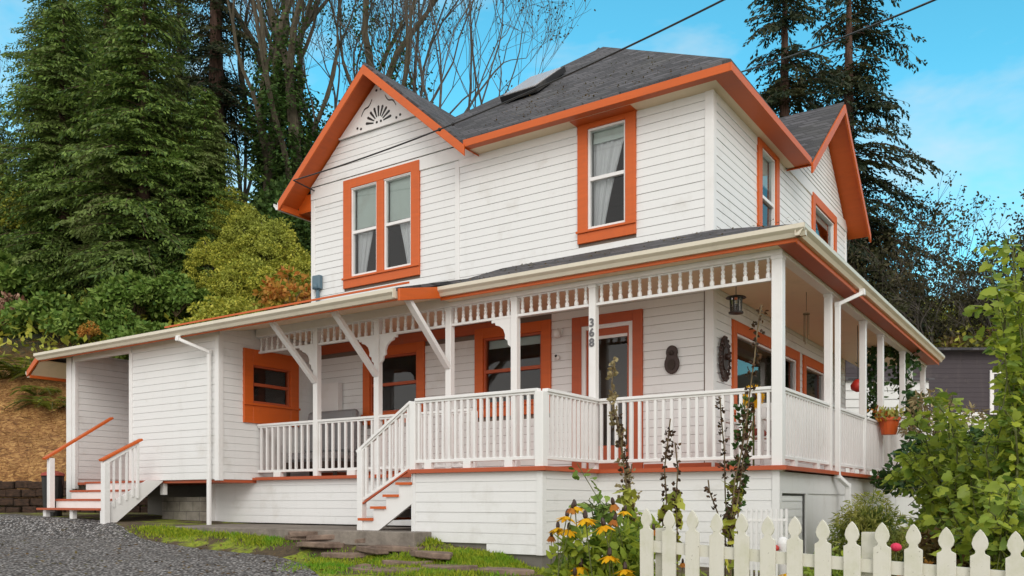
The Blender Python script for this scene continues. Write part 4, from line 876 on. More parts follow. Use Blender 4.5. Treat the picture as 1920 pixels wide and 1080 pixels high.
# oval openwork ornament on side wall
yo, zo = 12.12, 2.06; orn = thing('wall_ornament','dark oval openwork ornament beside the large side window','ornament',(SX+.03,yo,zo)); q = MB()
for R_ in (1.0,.62):
    P = [(SX+.05,yo+.20*R_*math.cos(a),zo+.31*R_*math.sin(a)) for a in np.linspace(0,6.283,25)]; q.tube(P,.014,5,cap=False)
for k in range(18):
    a = 6.283*k/18; q.tube([(SX+.05,yo+.125*math.cos(a),zo+.20*math.sin(a)),(SX+.055,yo+.20*math.cos(a+.18),zo+.31*math.sin(a+.18))],.016,5); q.ball((SX+.06,yo+.20*math.cos(a),zo+.31*math.sin(a)),.026,6)
q.build('ring','iron',orn); q = MB(); q.prism([(SX+.04,yo+.10*math.cos(a),zo+.17*math.sin(a)) for a in np.linspace(0,6.0,14)],(.03,0,0)); q.ball((SX+.09,yo+.02,zo+.03),.05); q.build('medallion','iron',orn)
# wall light, camera
x,z = -7.0,2.66; wl = thing('wall_light','small white wall light left of the front door','light',(x,PW-.03,z)); q = MB(); q.box(x-.04,x+.04,PW-.05,PW-.023,z-.05,z+.05); q.tube([(x,PW-.05,z+.02),(x,PW-.13,z+.05)],.012,6); q.build('bracket','trim',wl); q=MB(); q.lathe((x,PW-.13,z-.05),[(.055,-.05),(.05,.03),(.02,.08)],10); q.build('lamp_shade','trim',wl,smooth=True)
x,z = -7.03,2.28; wl = thing('security_camera','small round security camera between window and front door','camera',(x,PW-.03,z)); q=MB(); q.ball((x,PW-.06,z-.02),.04); q.build('housing','trim',wl,smooth=True); q=MB(); q.ball((x-.01,PW-.09,z+.0),.022); q.build('lens','black',wl)
# porch sofa
sx, sy = -11.6, 11.15; so = thing('porch_sofa','grey cushioned sofa behind the left porch railing','sofa',(sx,sy,DK)); q=MB(); q.box(sx-.75,sx+.55,sy-.3,sy+.35,DK+.18,DK+.28)
for a in (-.72,.48):
    for b_ in (-.28,.28): q.box(sx+a,sx+a+.05,sy+b_,sy+b_+.05,DK,DK+.2)
q.build('frame','darkroom',so); q=MB(); q.box(sx-.72,sx+.52,sy-.28,sy+.2,DK+.285,DK+.45); q.build('seat','grey',so,bevel=.05)
q=MB(); q.prism([(sx-.72,sy+.1,DK+.46),(sx-.72,sy+.3,DK+.46),(sx-.72,sy+.38,1.66),(sx-.72,sy+.22,1.68)],(1.24,0,0)); q.build('backrest','grey',so,bevel=.05)
# wall cabinet near back corner
cb = thing('wall_cabinet','cream cabinet on the wall above the porch sofa','cabinet',(-12.0,PW-.05,1.9)); q=MB(); q.box(-12.25,-11.75,PW-.16,PW-.024,1.66,2.22); q.build('body','trim',cb,bevel=.006); q=MB(); q.box(-12.26,-12.245,PW-.17,PW-.161,1.66,2.22); q.box(-12.26,-11.74,PW-.17,PW-.161,1.64,1.655); q.build('door','numbers',cb)
# rocking chair, white, behind front railing near corner post
cx_, cy_ = -3.75, 11.05; ch = thing('porch_chair','white slatted porch chair behind the railing beside the corner post','chair',(cx_,cy_,DK))
q=MB(); [q.box(cx_-.25+k*.085,cx_-.19+k*.085,cy_-.25,cy_+.25,DK+.38,DK+.40) for k in range(6)]; q.build('seat','trim',ch)
q=MB(); [q.box(cx_-.25+k*.085,cx_-.19+k*.085,cy_+.24,cy_+.265,DK+.40,DK+.85) for k in range(6)]; q.box(cx_-.28,cx_+.28,cy_+.235,cy_+.27,DK+.80,DK+.86); q.build('backrest','trim',ch)
for a,b_ in ((-1,-1),(1,-1),(-1,1),(1,1)): q=MB(); q.box(cx_+a*.25-.02,cx_+a*.25+.02,cy_+b_*.23-.02,cy_+b_*.23+.02,DK,DK+.6); q.build('leg','trim',ch)
for a in (-1,1): q=MB(); q.box(cx_+a*.27-.035,cx_+a*.27+.035,cy_-.28,cy_+.25,DK+.60,DK+.625); q.build('armrest','trim',ch)
cs_ = MB(); cs_.box(cx_-.2,cx_+.2,cy_-.18,cy_+.18,DK+.402,DK+.50); cs_.build('seat_cushion','rust',label='brick red cushion lying on the white porch chair',cat='cushion',bevel=.04)
# yellow sunflower garden ornament
x,y,z = at(1413,10.9,745); sf = thing('sunflower_ornament','yellow sunflower ornament on a stake behind the porch railing','ornament',(x,y,z)); q=MB(); q.tube([(x,y,DK),(x,y,z)],.012,6); q.build('stake','stem',sf)
n=34; a=np.linspace(0,12.5,n); leaves('petal',np.stack([x+.04*np.cos(a),y-.02+0*a,z+.04*np.sin(a)],1),np.stack([np.cos(a),-.2+0*a,np.sin(a)],1),np.tile((0,-1.,0),(n,1)),.13,.05,'flower',None).parent=None
po = bpy.data.objects['petal']; po.parent = sf; po.location = -sf.location; q=MB(); q.ball((x,y-.03,z),.05); q.build('flower_centre','iron',sf)
# hanging flower pot on side railing
x,y,z = PX+.13,16.05,1.30; fp = thing('flower_pot','orange flower pot hung on the side porch railing','pot',(x,y,z)); q=MB(); q.lathe((x+.06,y,z-.15),[(.12,0),(.17,.24),(.19,.24),(.19,.29),(.16,.29),(.15,.2)],16); q.build('pot','terra',fp,smooth=False)
n=130; P=np.stack([x+.06+RS.normal(0,.09,n),y+RS.normal(0,.12,n),z+.12+np.abs(RS.normal(0,.06,n))],1); o_=leaves('foliage',P-np.array([x,y,z]),rnd(n)+np.array([0,0,.8]),rnd(n),.13,.05,'golden',fp); n=34; P=np.stack([RS.normal(.0,.09,n),-.24+RS.normal(0,.07,n),.16+RS.normal(0,.08,n)],1); leaves('blossom',P,rnd(n),rnd(n),.07,.06,'darkflower',fp)
sb = MB(); q=MB()
# lantern-red ornament hanging farther along porch
x,y,z = at(1608,15.0,724); ho = thing('hanging_ornament','round orange red ornament hanging under the side porch','ornament',(x,y,z)); q=MB(); q.lathe((x,y,z),[(.03,-.10),(.11,-.05),(.12,.02),(.07,.09),(.03,.12)],12); q.build('shell','red',ho,smooth=True); q=MB(); q.tube([(x,y,z+.1),(x,y,3.04)],.006,4); q.build('cord','black',ho)
# wind chimes
x,y,z = at(1512,12.6,590); wc = thing('wind_chime','thin brass wind chime hanging in the side porch','wind chime',(x,y,z)); q=MB(); q.tube([(x,y,z+.05),(x,y,3.04)],.004,4); q.lathe((x,y,z),[(.05,0),(.05,.02)],8); [q.tube([(x+.035*math.cos(a),y+.035*math.sin(a),z),(x+.035*math.cos(a),y+.035*math.sin(a),z-.3-.03*a)],.006,5) for a in (0,1.5,3,4.5)]; q.build('tube','deadstem',wc)
# bin by left stairs
x,y = -16.75,8.95; bn = thing('garden_bin','black bin with a red lid between left stairs and utility room post','bin',(x,y,tz_(x,y))); q=MB(); q.lathe((x,y,tz_(x,y)),[(.16,0),(.2,.75),(.21,.78)],14); q.build('body','black',bn); q=MB(); q.lathe((x,y,tz_(x,y)+.78),[(.22,0),(.2,.05),(.05,.10)],14); q.build('lid','rust',bn)
# ------------------------------------------------------------------ picket fence
fen = empty('picket_fence', (*at(1500,5.1),-1.3),'weathered cream picket fence with pointed heads across the lower right corner','fence'); 
def fpos(i): d=5.41-.0963*i; l=1.43+.134*i; return (-SA*d+CA*l, CA*d+SA*l, -.078-.0085*i)
fx,fy,_ = fpos(0); gx_,gy_,_ = fpos(1); fd = Vector((gx_-fx,gy_-fy,0)).normalized(); fn_ = Vector((fd.y,-fd.x,0))
if fn_.dot(Vector((fx,fy,0))) > 0: fn_ = -fn_
for i in range(-4,17):
    x,y,zt = fpos(i); q=MB(); rr=random.Random(i); w=.047; zt += rr.uniform(-.006,.006)
    pr_ = [(0,0),(-.018,-.02),(-.034,-.05),(-.040,-.078),(-.034,-.10),(-.021,-.118),(-.024,-.132),(-w,-.145),(-w,-1.15)]
    prof = pr_+[(-a,b_) for a,b_ in pr_[::-1][:-1]]; lean = rr.uniform(-.006,.006)
    q.prism([Vector((x,y,zt))+fd*(a+lean*b_)+Vector((0,0,b_)) for a,b_ in prof],-fn_*.02); q.build('picket','fence',fen,bevel=.002)
for dz in (-.255,-.95):
    a=fpos(-4.3); b_=fpos(17); q=MB(); q.beam(Vector(a)+Vector((0,0,dz))-fn_*.042,Vector(b_)+Vector((0,0,dz))-fn_*.042,.038,.075); q.build('rail','fence',fen)
for i in (-3.5,4.5,12.5):
    a=Vector(fpos(i))-fn_*.11; q=MB(); q.box(a.x-.045,a.x+.045,a.y-.045,a.y+.045,-1.4,-.18); q.build('post','fence',fen)
# small edging fence by skirt
x0,y0,z0 = at(1395,9.2,1000); q=MB(); se=thing('garden_edging','small white garden edging fence in front of the corner skirting','edging',(x0,y0,z0))
p0=Vector(at(1400,9.0,1000)); p1=Vector(at(1475,9.0,1000))
for k in range(9): a=p0.lerp(p1,k/8); q.box(a.x-.012,a.x+.012,a.y-.008,a.y+.008,-.85,-.08)
q.beam(p0+Vector((0,0,.14)),p1+Vector((0,0,.14)),.015,.025); q.build('pickets','trim',se)
x,y,z=at(1468,8.2,1010); gf=thing('garden_ornament','small white and red garden ornament behind the picket fence','ornament',(x,y,z)); q=MB(); q.lathe((x,y,z-.10),[(.04,-.6),(.045,0),(.06,.05),(.045,.10),(.015,.12)],12); q.build('body','trim',gf,smooth=True); q=MB(); q.ball((x-.05,y-.07,z-.09),.035); q.build('head','red',gf)
# ------------------------------------------------------------------ tall flower stalks
def stalk(name, label, pts, mat, stemmat='deadstem', dens=60, size=.045, spread=.035, cat='flower stalk', leafn=12, leafmat_='leafy', group='seeded flower stalks in front of the porch', top=0.0):
    W = [Vector(at(u,d,v)) for u,v,d in pts]; base=W[-1].copy(); root=empty(name,base,label,cat,group); t=MB(); t.tube(W+[Vector((base.x,base.y,tz_(base.x,base.y)-.05))],[.006]*len(W)+[.011],5); t.build('stem',stemmat,root)
    lb=LB()
    L=0
    for a,b_ in zip(W,W[1:]):
        n=max(3,int((b_-a).length*dens)); f=RS.uniform(0,1,n)[:,None]; th=RS.uniform(0,6.28,n); off=np.stack([np.cos(th),np.sin(th),0*th],1)*spread*RS.uniform(.4,1,(n,1))
        C=np.array(a)[None]*(1-f)+np.array(b_)[None]*f+off-np.array(base)[None]
        for q_ in range(3): lb.add(C+rnd(n,.006),off*20+rnd(n,.5)+np.array([0,0,.3]),rnd(n),size*RS.uniform(.6,1.2,n),size*.8)
        L+=1
    lb.build('seed_pods',mat,root,shape='h',fold=.3)
    if leafn:
        a,b_=W[-2],W[-1]; n=leafn; f=RS.uniform(-.2,1.3,n)[:,None]; C=np.array(a)[None]*(1-f)+np.array(b_)[None]*f-np.array(base)[None]
        leaves('leaf',C,rnd(n)+np.array([0,0,-.1]),rnd(n,.5)+np.array([0,0,1]),.12*RS.uniform(.6,1.3,n),.08,leafmat_,root,shape='v',fold=.1)
    return root
stalk('hollyhock','pale seeded stalk standing in front of the front door, tallest of the left ones',[(1152,672,7.2),(1147,720,7.2),(1152,770,7.2),(1163,830,7.2),(1172,885,7.2),(1180,960,7.2)],'palepod',dens=62,size=.042,spread=.032,leafn=0)
stalk('hollyhock','dark lower stalk twined round the pale one before the door',[(1156,775,7.1),(1168,850,7.1),(1176,930,7.1),(1184,1000,7.1)],'pod',dens=60,size=.032,spread=.035,leafn=30)
stalk('hollyhock','thin dark seeded stalk below the brown wall plaque',[(1257,785,7.0),(1252,830,7.0),(1246,880,7.0),(1250,940,7.0),(1240,1000,7.0)],'pod',dens=45,size=.034,spread=.028,leafn=16)
stalk('hollyhock','shorter dark stalk right beside the one below the wall plaque',[(1266,830,6.9),(1271,880,6.9),(1268,930,6.9),(1270,1010,6.9)],'pod',dens=42,size=.032,spread=.025,leafn=10)
stalk('hollyhock','tallest dark seeded stalk rising above the railing near the corner post',[(1428,572,6.6),(1420,620,6.6),(1415,670,6.6),(1408,720,6.6),(1402,770,6.6),(1392,840,6.6),(1378,900,6.6),(1372,960,6.6),(1366,1040,6.6)],'pod',dens=40,size=.035,spread=.035,leafn=14)
stalk('hollyhock','dark bushy stalk crossing the railing left of the corner post',[(1398,735,6.8),(1395,790,6.8),(1390,850,6.8),(1382,910,6.8),(1374,980,6.8)],'ivy',stemmat='stem',dens=85,size=.045,spread=.06,leafn=16)
stalk('hollyhock','slim dark stalk just below the oval wall ornament',[(1350,745,6.9),(1353,790,6.9),(1358,840,6.9),(1360,930,6.9),(1366,1010,6.9)],'pod',dens=36,size=.032,spread=.025,leafn=0)
stalk('hollyhock','short dark side shoot leaning right near the corner post',[(1412,790,6.7),(1404,820,6.7),(1392,870,6.7),(1384,940,6.7)],'pod',dens=45,size=.034,spread=.04,leafn=0)
stalk('hollyhock','low dark seed head left of the bushy stalk',[(1328,900,6.9),(1330,920,6.9),(1345,960,6.9),(1360,1010,6.9)],'pod',dens=28,size=.032,spread=.02,leafn=4)
stalk('hollyhock','low dark seed head leaning right above the pickets',[(1384,932,6.6),(1380,950,6.6),(1372,985,6.6),(1370,1030,6.6)],'pod',dens=36,size=.03,spread=.02,leafn=2)
stalk('hollyhock','wispy pale dry stalk beside the flower clump',[(1185,870,7.3),(1180,900,7.3),(1185,940,7.3),(1190,1010,7.3)],'palepod',dens=60,size=.03,spread=.12,leafn=16)
# ------------------------------------------------------------------ coneflowers
G5='yellow coneflowers in the clump by the fence end'
FLW=[(1063,968,1.0,'y'),(1078,950,1.0,'y'),(1098,972,1.05,'y'),(1046,990,.9,'y'),(1067,992,.9,'y'),(1132,985,1.0,'y'),(1034,1005,.8,'d'),(1150,945,.9,'d'),(1152,975,.9,'d'),(1172,958,.8,'y'),(1143,1042,1.05,'y'),(1090,1062,1.1,'y'),(1135,1070,1.1,'y'),(1172,1068,1.0,'y'),(1138,1018,.8,'y'),(1226,993,.8,'d'),(1250,1058,.9,'y'),(1262,1030,.7,'d'),(1078,1078,1.0,'y'),(1480,1075,.9,'y'),(1280,1055,.6,'d'),(1073,952,.8,'d')]
def flower(kind):
    root=empty('coneflower',(0,0,0),'x','flower',G5); q=MB(); q.lathe((0,0,0),[(.008,-.005),(.015,.01),(.014,.028),(.009,.044),(.003,.05)],8); q.build('cone','iron',root)
    n=11; a=np.linspace(0,6.283,n,endpoint=False)+RS.uniform(-.15,.15,n); dr=(-.55 if kind=='y' else -1.6); leaves('petal',np.stack([.015*np.cos(a),.015*np.sin(a),0*a],1),np.stack([np.cos(a),np.sin(a),dr+RS.uniform(-.3,.3,n)],1),np.tile((0,0,1.),(n,1)),(.075 if kind=='y' else .055),.034,'flower' if kind=='y' else 'darkflower',root,shape='h',fold=.1)
    q=MB(); q.tube([(0,0,0),(.01,0,-.2),(.0,.02,-.75)],.0035,4); q.build('stem','stem',root); return root
fy_=flower('y'); fd_=flower('d'); used={}
def near(u,v): 
    return ('at the upper left of the clump' if u<1060 else 'in the top row of the clump' if v<980 else 'low in the clump' if u<1200 else 'apart from the clump by the pickets')
for k,(u,v,s_,kd) in enumerate(FLW):
    d=6.2+.25*math.sin(k*2.3); x,y,z=at(u,d,v); src=fy_ if kd=='y' else fd_; adj='bright yellow coneflower' if kd=='y' else 'withered rust brown coneflower'
    pos=['nearest the wall corner','with a tall cone at the top','leaning right in the top row','on the left fringe','drooping just below the top row','right of the top row','farthest left and lowest of the fringe','highest beside the pale stalk','below the highest brown one','half hidden behind brown heads','in the middle of the low group','at the lower left','at the bottom centre','at the bottom right','half open under the brown heads','alone in front of the second picket','alone low by the fourth picket','narrow and dark before the fence','touching the picture bottom at left','low behind the white pickets by the ornament','smallest and dark by the fence','behind the tall cone'][k]
    r_ = src if kd not in used else copy_thing(src,(0,0,0)); used[kd]=1
    r_.location=(x,y,z); r_.rotation_euler=(RS.uniform(-.3,.3),RS.uniform(-.3,.3),RS.uniform(0,6)); r_.scale=(s_*1.12,)*3; r_['label']=adj+' '+pos
clump=shrub('coneflower_foliage',.42,.35,.66,1900,61,'vine',.10,label='green leaf clump carrying the yellow coneflowers',cat='plant',clumps=40,shape='h',elong=.5,stemmat='stem'); x,y,z=at(1125,6.3,1000); clump.location=(x,y,-.78)
gp=shrub('garden_plant',.22,.22,.55,420,63,'vine',.085,label='loose green plant beside the pale stalk above the coneflowers',cat='plant',clumps=22,shape='h',elong=.45,stemmat='stem'); gp.location=(at(1190,6.8)[0],at(1190,6.8)[1],-.55)
for k,(u,d,z,sc,l) in enumerate(((1310,6.7,-.9,.75,'green plant showing through the pickets at the left part of the fence'),(1395,6.5,-.95,.75,'green plant showing through the pickets below the dark stalks'),(1250,6.9,-.9,.7,'green plant behind the first pickets'),(1560,6.4,-.75,.9,'green plant behind the pickets under the hatch corner'),(1620,6.2,-.85,.9,'green plant behind the pickets beside the golden shrub'))):
    x,y=at(u,d); copy_thing(gp,(x,y,z),k*1.7,sc,label=l)
# rose
x,y,z=at(1680,6.0,1026); ro=thing('rose','single pink rose between the pickets','flower',(x,y,z)); q=MB(); q.ball((x,y,z),.038,8,.8); q.build('bloom','pink',ro); n=30; leaves('petal',rnd(n,.018),rnd(n),rnd(n),.045,.04,'pinkp' if 'pinkp' in M else 'darkflower',ro) if 0 else None
q=MB(); q.tube([(x,y,z),(x,y+.02,-1.1)],.005,4); q.build('stem','stem',ro)
# ------------------------------------------------------------------ right garden
gs=shrub('golden_shrub',.46,.46,.98,9000,71,'golden',.085,label='rounded golden green shrub against the side skirting',clumps=70,shape='q',elong=.22,droop=.6); x,y=at(1626,11.0); gs.location=(x,y,-.85)
def branches(name,label,base,tg,mat,ls,seed,dens=26,group=None,shape='v',twigs=3):
    rs=random.Random(seed); np_=np.random.RandomState(seed); bx_=Vector(base); root=empty(name,base,label,'vine',group); t=MB(); lb=LB()
    for (u,v,d) in tg:
        e=Vector(at(u,d,v)); top=bx_.lerp(e,.55)+Vector((0,0,.25*abs(e.z-bx_.z)+.1)); P=[bx_.lerp(top,f).lerp(top.lerp(e,f),f) for f in [k/10 for k in range(11)]]
        P=[p+Vector((rs.gauss(0,.02),rs.gauss(0,.02),rs.gauss(0,.02))) for p in P]; t.tube(P,[.014-.0011*k for k in range(11)],5,cap=False)
        segs=[(P[k],P[k+1]) for k in range(3,10)]
        for q in range(twigs):
            b0=P[rs.randint(4,9)]; e2=b0+Vector((rs.gauss(0,.2),rs.gauss(0,.2),rs.gauss(-.05,.16))); t.tube([b0,e2],.004,3,cap=False); segs.append((b0,e2))
        for a,b_ in segs:
            n=max(2,int((b_-a).length*dens)); f=np_.uniform(0,1,n)[:,None]; th=np_.uniform(0,6.28,n); off=np.stack([np.cos(th),np.sin(th),np_.uniform(-.8,.3,n)],1)
            lb.add(np.array(a)*(1-f)+np.array(b_)*f+off*.05-np.array(base),off+np_.normal(0,.4,(n,3)),np_.normal(0,.6,(n,3))+np.array([SA*.4,-CA*.4,.8]),ls*np_.uniform(.45,1.25,n),ls*.9*np_.uniform(.5,1.15,n))
    t.build('stem','stem',root); lb.build('foliage',mat,root,shape=shape,fold=.14); return root
def jit(L,d0,seed,n,su=30,sv=28):
    rs=random.Random(seed); return [(u+rs.gauss(0,su),v+rs.gauss(0,sv),d0+rs.uniform(-.7,.7)) for u,v in L for _ in range(n)]
branches('grape_vine','tall loose vine at the right picture edge with leaves against the sky',(*at(1935,8.0),-1.1),jit([(1862,500),(1895,450),(1912,540),(1880,620),(1905,690),(1915,610)],8.2,1,3,14,20),'vine',.105,5,dens=30)
branches('grape_vine','yellow green vine spilling over the end of the side railing',(*at(1800,9.6),-1.0),jit([(1730,790),(1712,850),(1760,820),(1745,905),(1790,760),(1800,850)],9.6,2,5,22,22),'vine',.105,6,dens=27)
branches('grape_vine','broad leaved vine in the middle of the right thicket',(*at(1850,8.4),-1.1),jit([(1780,930),(1830,880),(1860,940),(1820,810),(1875,790),(1885,870)],8.4,3,5,24,26),'vine',.105,7,dens=26)
branches('grape_vine','lowest vine just behind the rightmost pickets',(*at(1890,7.2),-1.2),jit([(1840,960),(1900,920),(1905,980),(1875,900)],7.2,4,5,24,20),'vine',.10,8,dens=26)
db=shrub('laurel_shrub',1.0,1.0,1.0,5200,75,'vine_d',.085,label='dark small leaved shrub beside the plum brown house',clumps=60,csz=.8,shape='h'); x,y=at(1775,13.5); db.location=(x,y,.25); db.scale=(1.1,1.1,1.0)
db2=copy_thing(db,(*at(1752,10.6),-1.35),2,.78,label='dark shrub right of the golden shrub behind the fence')
db3=copy_thing(db,(*at(1870,11.5),-.5),3,.9,label='dark shrub filling the gaps of the vine thicket at the right')
db4=copy_thing(db,(*at(1570,10.4),-1.3),4,.42,label='small dark plant at the foot of the side downspout')
bl=shrub('withered_plant',.35,.35,.75,600,77,'autumn',.07,label='orange brown withered plant behind the pickets right of the rose',cat='plant',clumps=20,elong=.5); x,y=at(1728,7.6); bl.location=(x,y,-1.05)
bl2=shrub('brown_shrub',.6,.6,.7,1600,78,'brownleaf',.08,label='brown leaved shrub under the vine thicket',clumps=26); x,y=at(1790,8.6); bl2.location=(x,y,-.9)
branches('garden_plant','dark lobed leaves reaching left above the coneflowers',(*at(1165,6.8),-1.0),[(1092,938,6.6),(1108,930,6.7),(1122,945,6.6),(1138,932,6.7)],'bright',.075,11,dens=30)
# hanging vine on porch end
hv=empty('climbing_vine',(PX,18,DK),'leafy climbing vine hanging from the far end of the side porch','vine'); lb=LB(); t=MB(); o0=np.array(hv.location)
for pts in (((1632,650,17.2),(1640,700,17.2),(1636,745,17.2),(1642,785,17.2)),((1648,645,17.0),(1680,655,17.4),(1700,668,17.6),(1715,680,17.6)),((1688,660,17.2),(1690,700,17.2),(1700,745,17.2),(1706,775,17.2)),((1715,775,15.5),(1712,745,15.5),(1720,800,15.5))):
    W=[Vector(at(u,d,v)) for u,v,d in pts]; t.tube(W,.01,4)
    for a,b_ in zip(W,W[1:]):
        n=int((b_-a).length*210)+14; f=RS.uniform(0,1,n)[:,None]; lb.add(np.array(a)*(1-f)+np.array(b_)*f+rnd(n,.085)-o0,rnd(n)-np.array([0,0,.6]),rnd(n),.11*RS.uniform(.6,1.3,n),.085)
t.build('stem','stem',hv); lb.build('foliage','vine_d',hv,shape='h',fold=.15)
# grey dried sprays near porch end
gsx=shrub('dried_plant',.9,.9,.5,900,81,'palepod',.11,label='grey dried seed sprays in front of the plum brown house',cat='plant',clumps=18,elong=.3,base=.3); gsx.location=(*at(1770,14.5),1.05)
# ------------------------------------------------------------------ background right
pb=empty('neighbour_house',(0,0,0),'plum brown clapboard house with white trim behind the porch end','house'); t=MB()
backing(t,'Y',0,-4.5,4.5,-1.5,4.9,(),.1); siding(t,'Y',0,-4.5,4.5,0,4.9,[(1.6,2.2,2.9,4.3)],pitch=.15); t.box(-4.5,4.5,.11,5,-1.5,4.9); t.build('wall','siding_dark',pb)
t=MB(); t.prism([(-4.8,-.4,4.88),(4.8,-.4,4.88),(4.8,5,5.0),(-4.8,5,5.0)],(0,0,.08)); t.build('roof','shingle',pb)
t=MB(); t.box(1.6,1.72,-.06,0,2.9,4.3); t.box(2.08,2.2,-.06,0,2.9,4.3); t.box(1.72,2.08,-.06,0,4.18,4.3); t.box(1.72,2.08,-.06,0,2.9,3.0); wf=t.build('window','trim',pb); t=MB(); t.add([(1.72,-.02,3.0),(2.08,-.02,3.0),(2.08,-.02,4.18),(1.72,-.02,4.18)],[(0,1,2,3)]); t.build('pane','glass',wf)
t=MB(); t.prism([(-1.9,-.1,2.9),(.5,-.1,2.9),(1.4,-.1,1.9),(-2.2,-.1,2.2)],(0,-1.6,-.1)); t.build('porch_roof','trim',pb)
for x in (-1.8,.3): t=MB(); t.box(x,x+.12,-1.6,-1.5,-1,2.4); t.build('porch_post','trim',pb)
px_,py_=at(1760,27.5); pb.location=(px_,py_,-.15); pb.rotation_euler=(0,0,YAW)
ws=empty('garden_shed',(0,0,0),'white board shed seen through the side porch','shed'); t=MB(); t.box(-1.6,1.6,.02,2,-1,3.4); siding(t,'Y',0,-1.6,1.6,-.5,3.4,pitch=.24,gap=.03); t.build('wall','white',ws); t=MB(); t.prism([(-1.7,-.15,3.41),(1.7,-.15,3.41),(1.7,2.1,3.75),(-1.7,2.1,3.75)],(0,0,.05)); t.build('roof','shingle',ws); ws.location=(*at(1635,24.5),0); ws.rotation_euler=(0,0,YAW)
# right conifers (tall, sparse)
G6='tall sparse firs behind the house at right'
cE=conifer('sparse_fir',27,5.3,300,55,'needle2',z0=9.8,dens=.62,droop=.50,leafL=.26,leafW=.09,power=.55,gaps=.5,group=G6)
place(cE,1472,36,first=True,sc=.93,z=-1,label='left tall sparse fir with brown trunk above the porch corner roof')
place(cE,1592,38,rz=2.2,sc=1.0,z=-1.5,label='right tall sparse fir behind the side gable')
bR=bare('maple_tree',14,77,spread=.56,levels=6,trunk=.26,upw=.30,leafn=4.5,first=.20,leafsz=.15,label='round crowned nearly leafless maple right of the side gable',fork=(3,4)); place(bR,1760,34,first=True,z=-.3,sc=.88)
place(bR,1850,37,rz=1,sc=.80,z=-.3,label='leafless tree at the far right above the vine leaves'); bR2=place(bR,1655,38,rz=2,sc=.78,z=-.5,label='nearly leafless tree just behind the side gable overhang')
rb=shrub('russet_shrub',2.4,2.2,2.3,6500,83,'brownleaf',.16,clumps=55,group='russet bushes behind the plum brown house',label='x',base=.01)
place(rb,1700,33,first=True,z=4.2,sc=.85,label='russet bush under the left side of the leafless maple'); place(rb,1790,33,rz=2,sc=.9,z=4.4,label='russet bush under the middle of the leafless maple'); place(rb,1880,33,rz=4,sc=1.0,z=4.4,label='russet bush at the right edge behind the vine leaves')
for b_ in [o for o in bpy.data.objects if o.name.startswith('russet_shrub')]: pass
# ------------------------------------------------------------------ cables
A=Vector((-12.5,11.2,6.02)); B=Vector(at(1900,8.6,-290)); q=MB(); P=[]
for k in range(41):
    f=k/40; p=A.lerp(B,f); p.z-=.62*4*f*(1-f)*.5; P.append(p)
q.tube([(-12.5,PW-.03,5.98)]+P,.013,6); 
for k in (13,14): q.ball(tuple(P[k]),.03,6,1)
q.build('power_cable','black',label='black power cable running from the gable corner up over the roof',cat='cable')
q=MB(); A=Vector(at(1300,27,158)); B=Vector(at(1900,14,-65)); q.tube([A.lerp(B,k/20)+Vector((0,0,-.4*4*(k/20)*(1-k/20)*.5)) for k in range(21)],.022,5); q.build('power_cable','black',label='thin cable crossing behind the sparse firs at the upper right',cat='cable')
# ------------------------------------------------------------------ light
w=bpy.data.worlds.new('World'); scene.world=w; w.use_nodes=True; nt=w.node_tree; bg=nt.nodes['Background']
SEL, SAZ = math.radians(30), math.radians(138)
sky=nt.nodes.new('ShaderNodeTexSky'); sky.sky_type='NISHITA'; sky.sun_disc=False; sky.sun_elevation=SEL; sky.sun_rotation=SAZ; sky.air_density=1.0; sky.ozone_density=1.5; sky.dust_density=.3
tc=nt.nodes.new('ShaderNodeTexCoord')
tint=mix(nt,1.0,sky.outputs[0],(.95,2.6,2.35),'MULTIPLY')
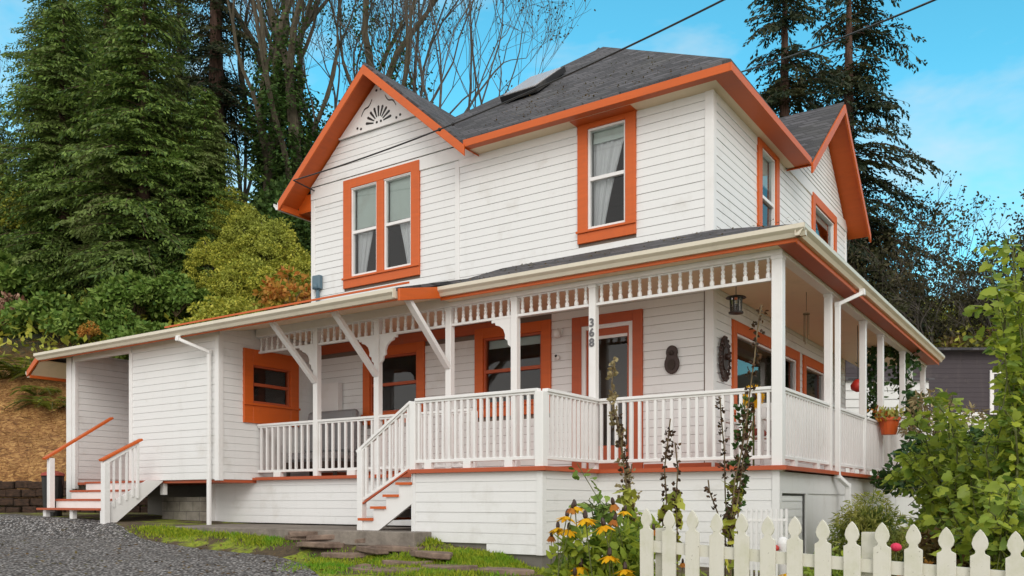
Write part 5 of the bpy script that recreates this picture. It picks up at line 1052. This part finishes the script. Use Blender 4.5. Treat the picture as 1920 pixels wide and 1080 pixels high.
# cloud deck overhead and unseen behind the camera, brightened low as porch fill; wisps ahead
sep=nt.nodes.new('ShaderNodeSeparateXYZ'); nt.links.new(tc.outputs['Generated'],sep.inputs[0])
dp=N(nt,'ShaderNodeVectorMath',operation='DOT_PRODUCT'); nt.links.new(tc.outputs['Generated'],dp.inputs[0]); dp.inputs[1].default_value=(-SA,CA,-.85)
mr=N(nt,'ShaderNodeMapRange'); mr.inputs[1].default_value=.25; mr.inputs[2].default_value=-.15; nt.links.new(dp.outputs['Value'],mr.inputs[0])
cn=noise(nt,1.6,6,.62,mapping(nt,(1,1,2.6),tc.outputs['Generated']),.4)
ad=N(nt,'ShaderNodeMath',operation='MULTIPLY_ADD'); nt.links.new(mr.outputs[0],ad.inputs[0]); ad.inputs[1].default_value=.55; nt.links.new(cn,ad.inputs[2])
lf_=N(nt,'ShaderNodeVectorMath',operation='DOT_PRODUCT'); nt.links.new(tc.outputs['Generated'],lf_.inputs[0]); lf_.inputs[1].default_value=(-CA,-SA,-1.0)
ml=N(nt,'ShaderNodeMapRange'); ml.inputs[1].default_value=-.35; ml.inputs[2].default_value=.25; ml.inputs[3].default_value=0; ml.inputs[4].default_value=.30; nt.links.new(lf_.outputs['Value'],ml.inputs[0])
a2=N(nt,'ShaderNodeMath',operation='ADD'); nt.links.new(ad.outputs[0],a2.inputs[0]); nt.links.new(ml.outputs[0],a2.inputs[1])
cm=ramp(nt,a2.outputs[0],[(.56,(0,)*3),(.86,(1,)*3)])
hz=N(nt,'ShaderNodeMapRange'); hz.inputs[1].default_value=.42; hz.inputs[2].default_value=.0; hz.inputs[3].default_value=0; hz.inputs[4].default_value=.45; nt.links.new(sep.outputs[2],hz.inputs[0])
tint=mix(nt,hz.outputs[0],tint,(5.2,8.2,9.6))
lw=N(nt,'ShaderNodeMapRange'); lw.inputs[1].default_value=.55; lw.inputs[2].default_value=.1; nt.links.new(sep.outputs[2],lw.inputs[0]); lb_m=N(nt,'ShaderNodeMath',operation='MULTIPLY'); nt.links.new(lw.outputs[0],lb_m.inputs[0]); nt.links.new(mr.outputs[0],lb_m.inputs[1])
cl_=mix(nt,lb_m.outputs[0],(7.9,8.1,8.2),(15.4,15.0,14.4))
skyc=mix(nt,cm,tint,cl_)
nt.links.new(skyc,bg.inputs[0]); bg.inputs[1].default_value=.1
sl=bpy.data.lights.new('sun','SUN'); so_=bpy.data.objects.new('sun',sl); COL.objects.link(so_); sl.energy=1.3; sl.angle=math.radians(30); sl.color=(1,.955,.88)
sd=Vector((math.sin(SAZ)*math.cos(SEL),math.cos(SAZ)*math.cos(SEL),math.sin(SEL))); so_.rotation_euler=sd.to_track_quat('Z','Y').to_euler()
scene.view_settings.view_transform='Standard'; scene.view_settings.look='None'; scene.view_settings.exposure=0.07; scene.view_settings.gamma=1
scene.render.engine='CYCLES'; scene.cycles.max_bounces=8; scene.cycles.transparent_max_bounces=12
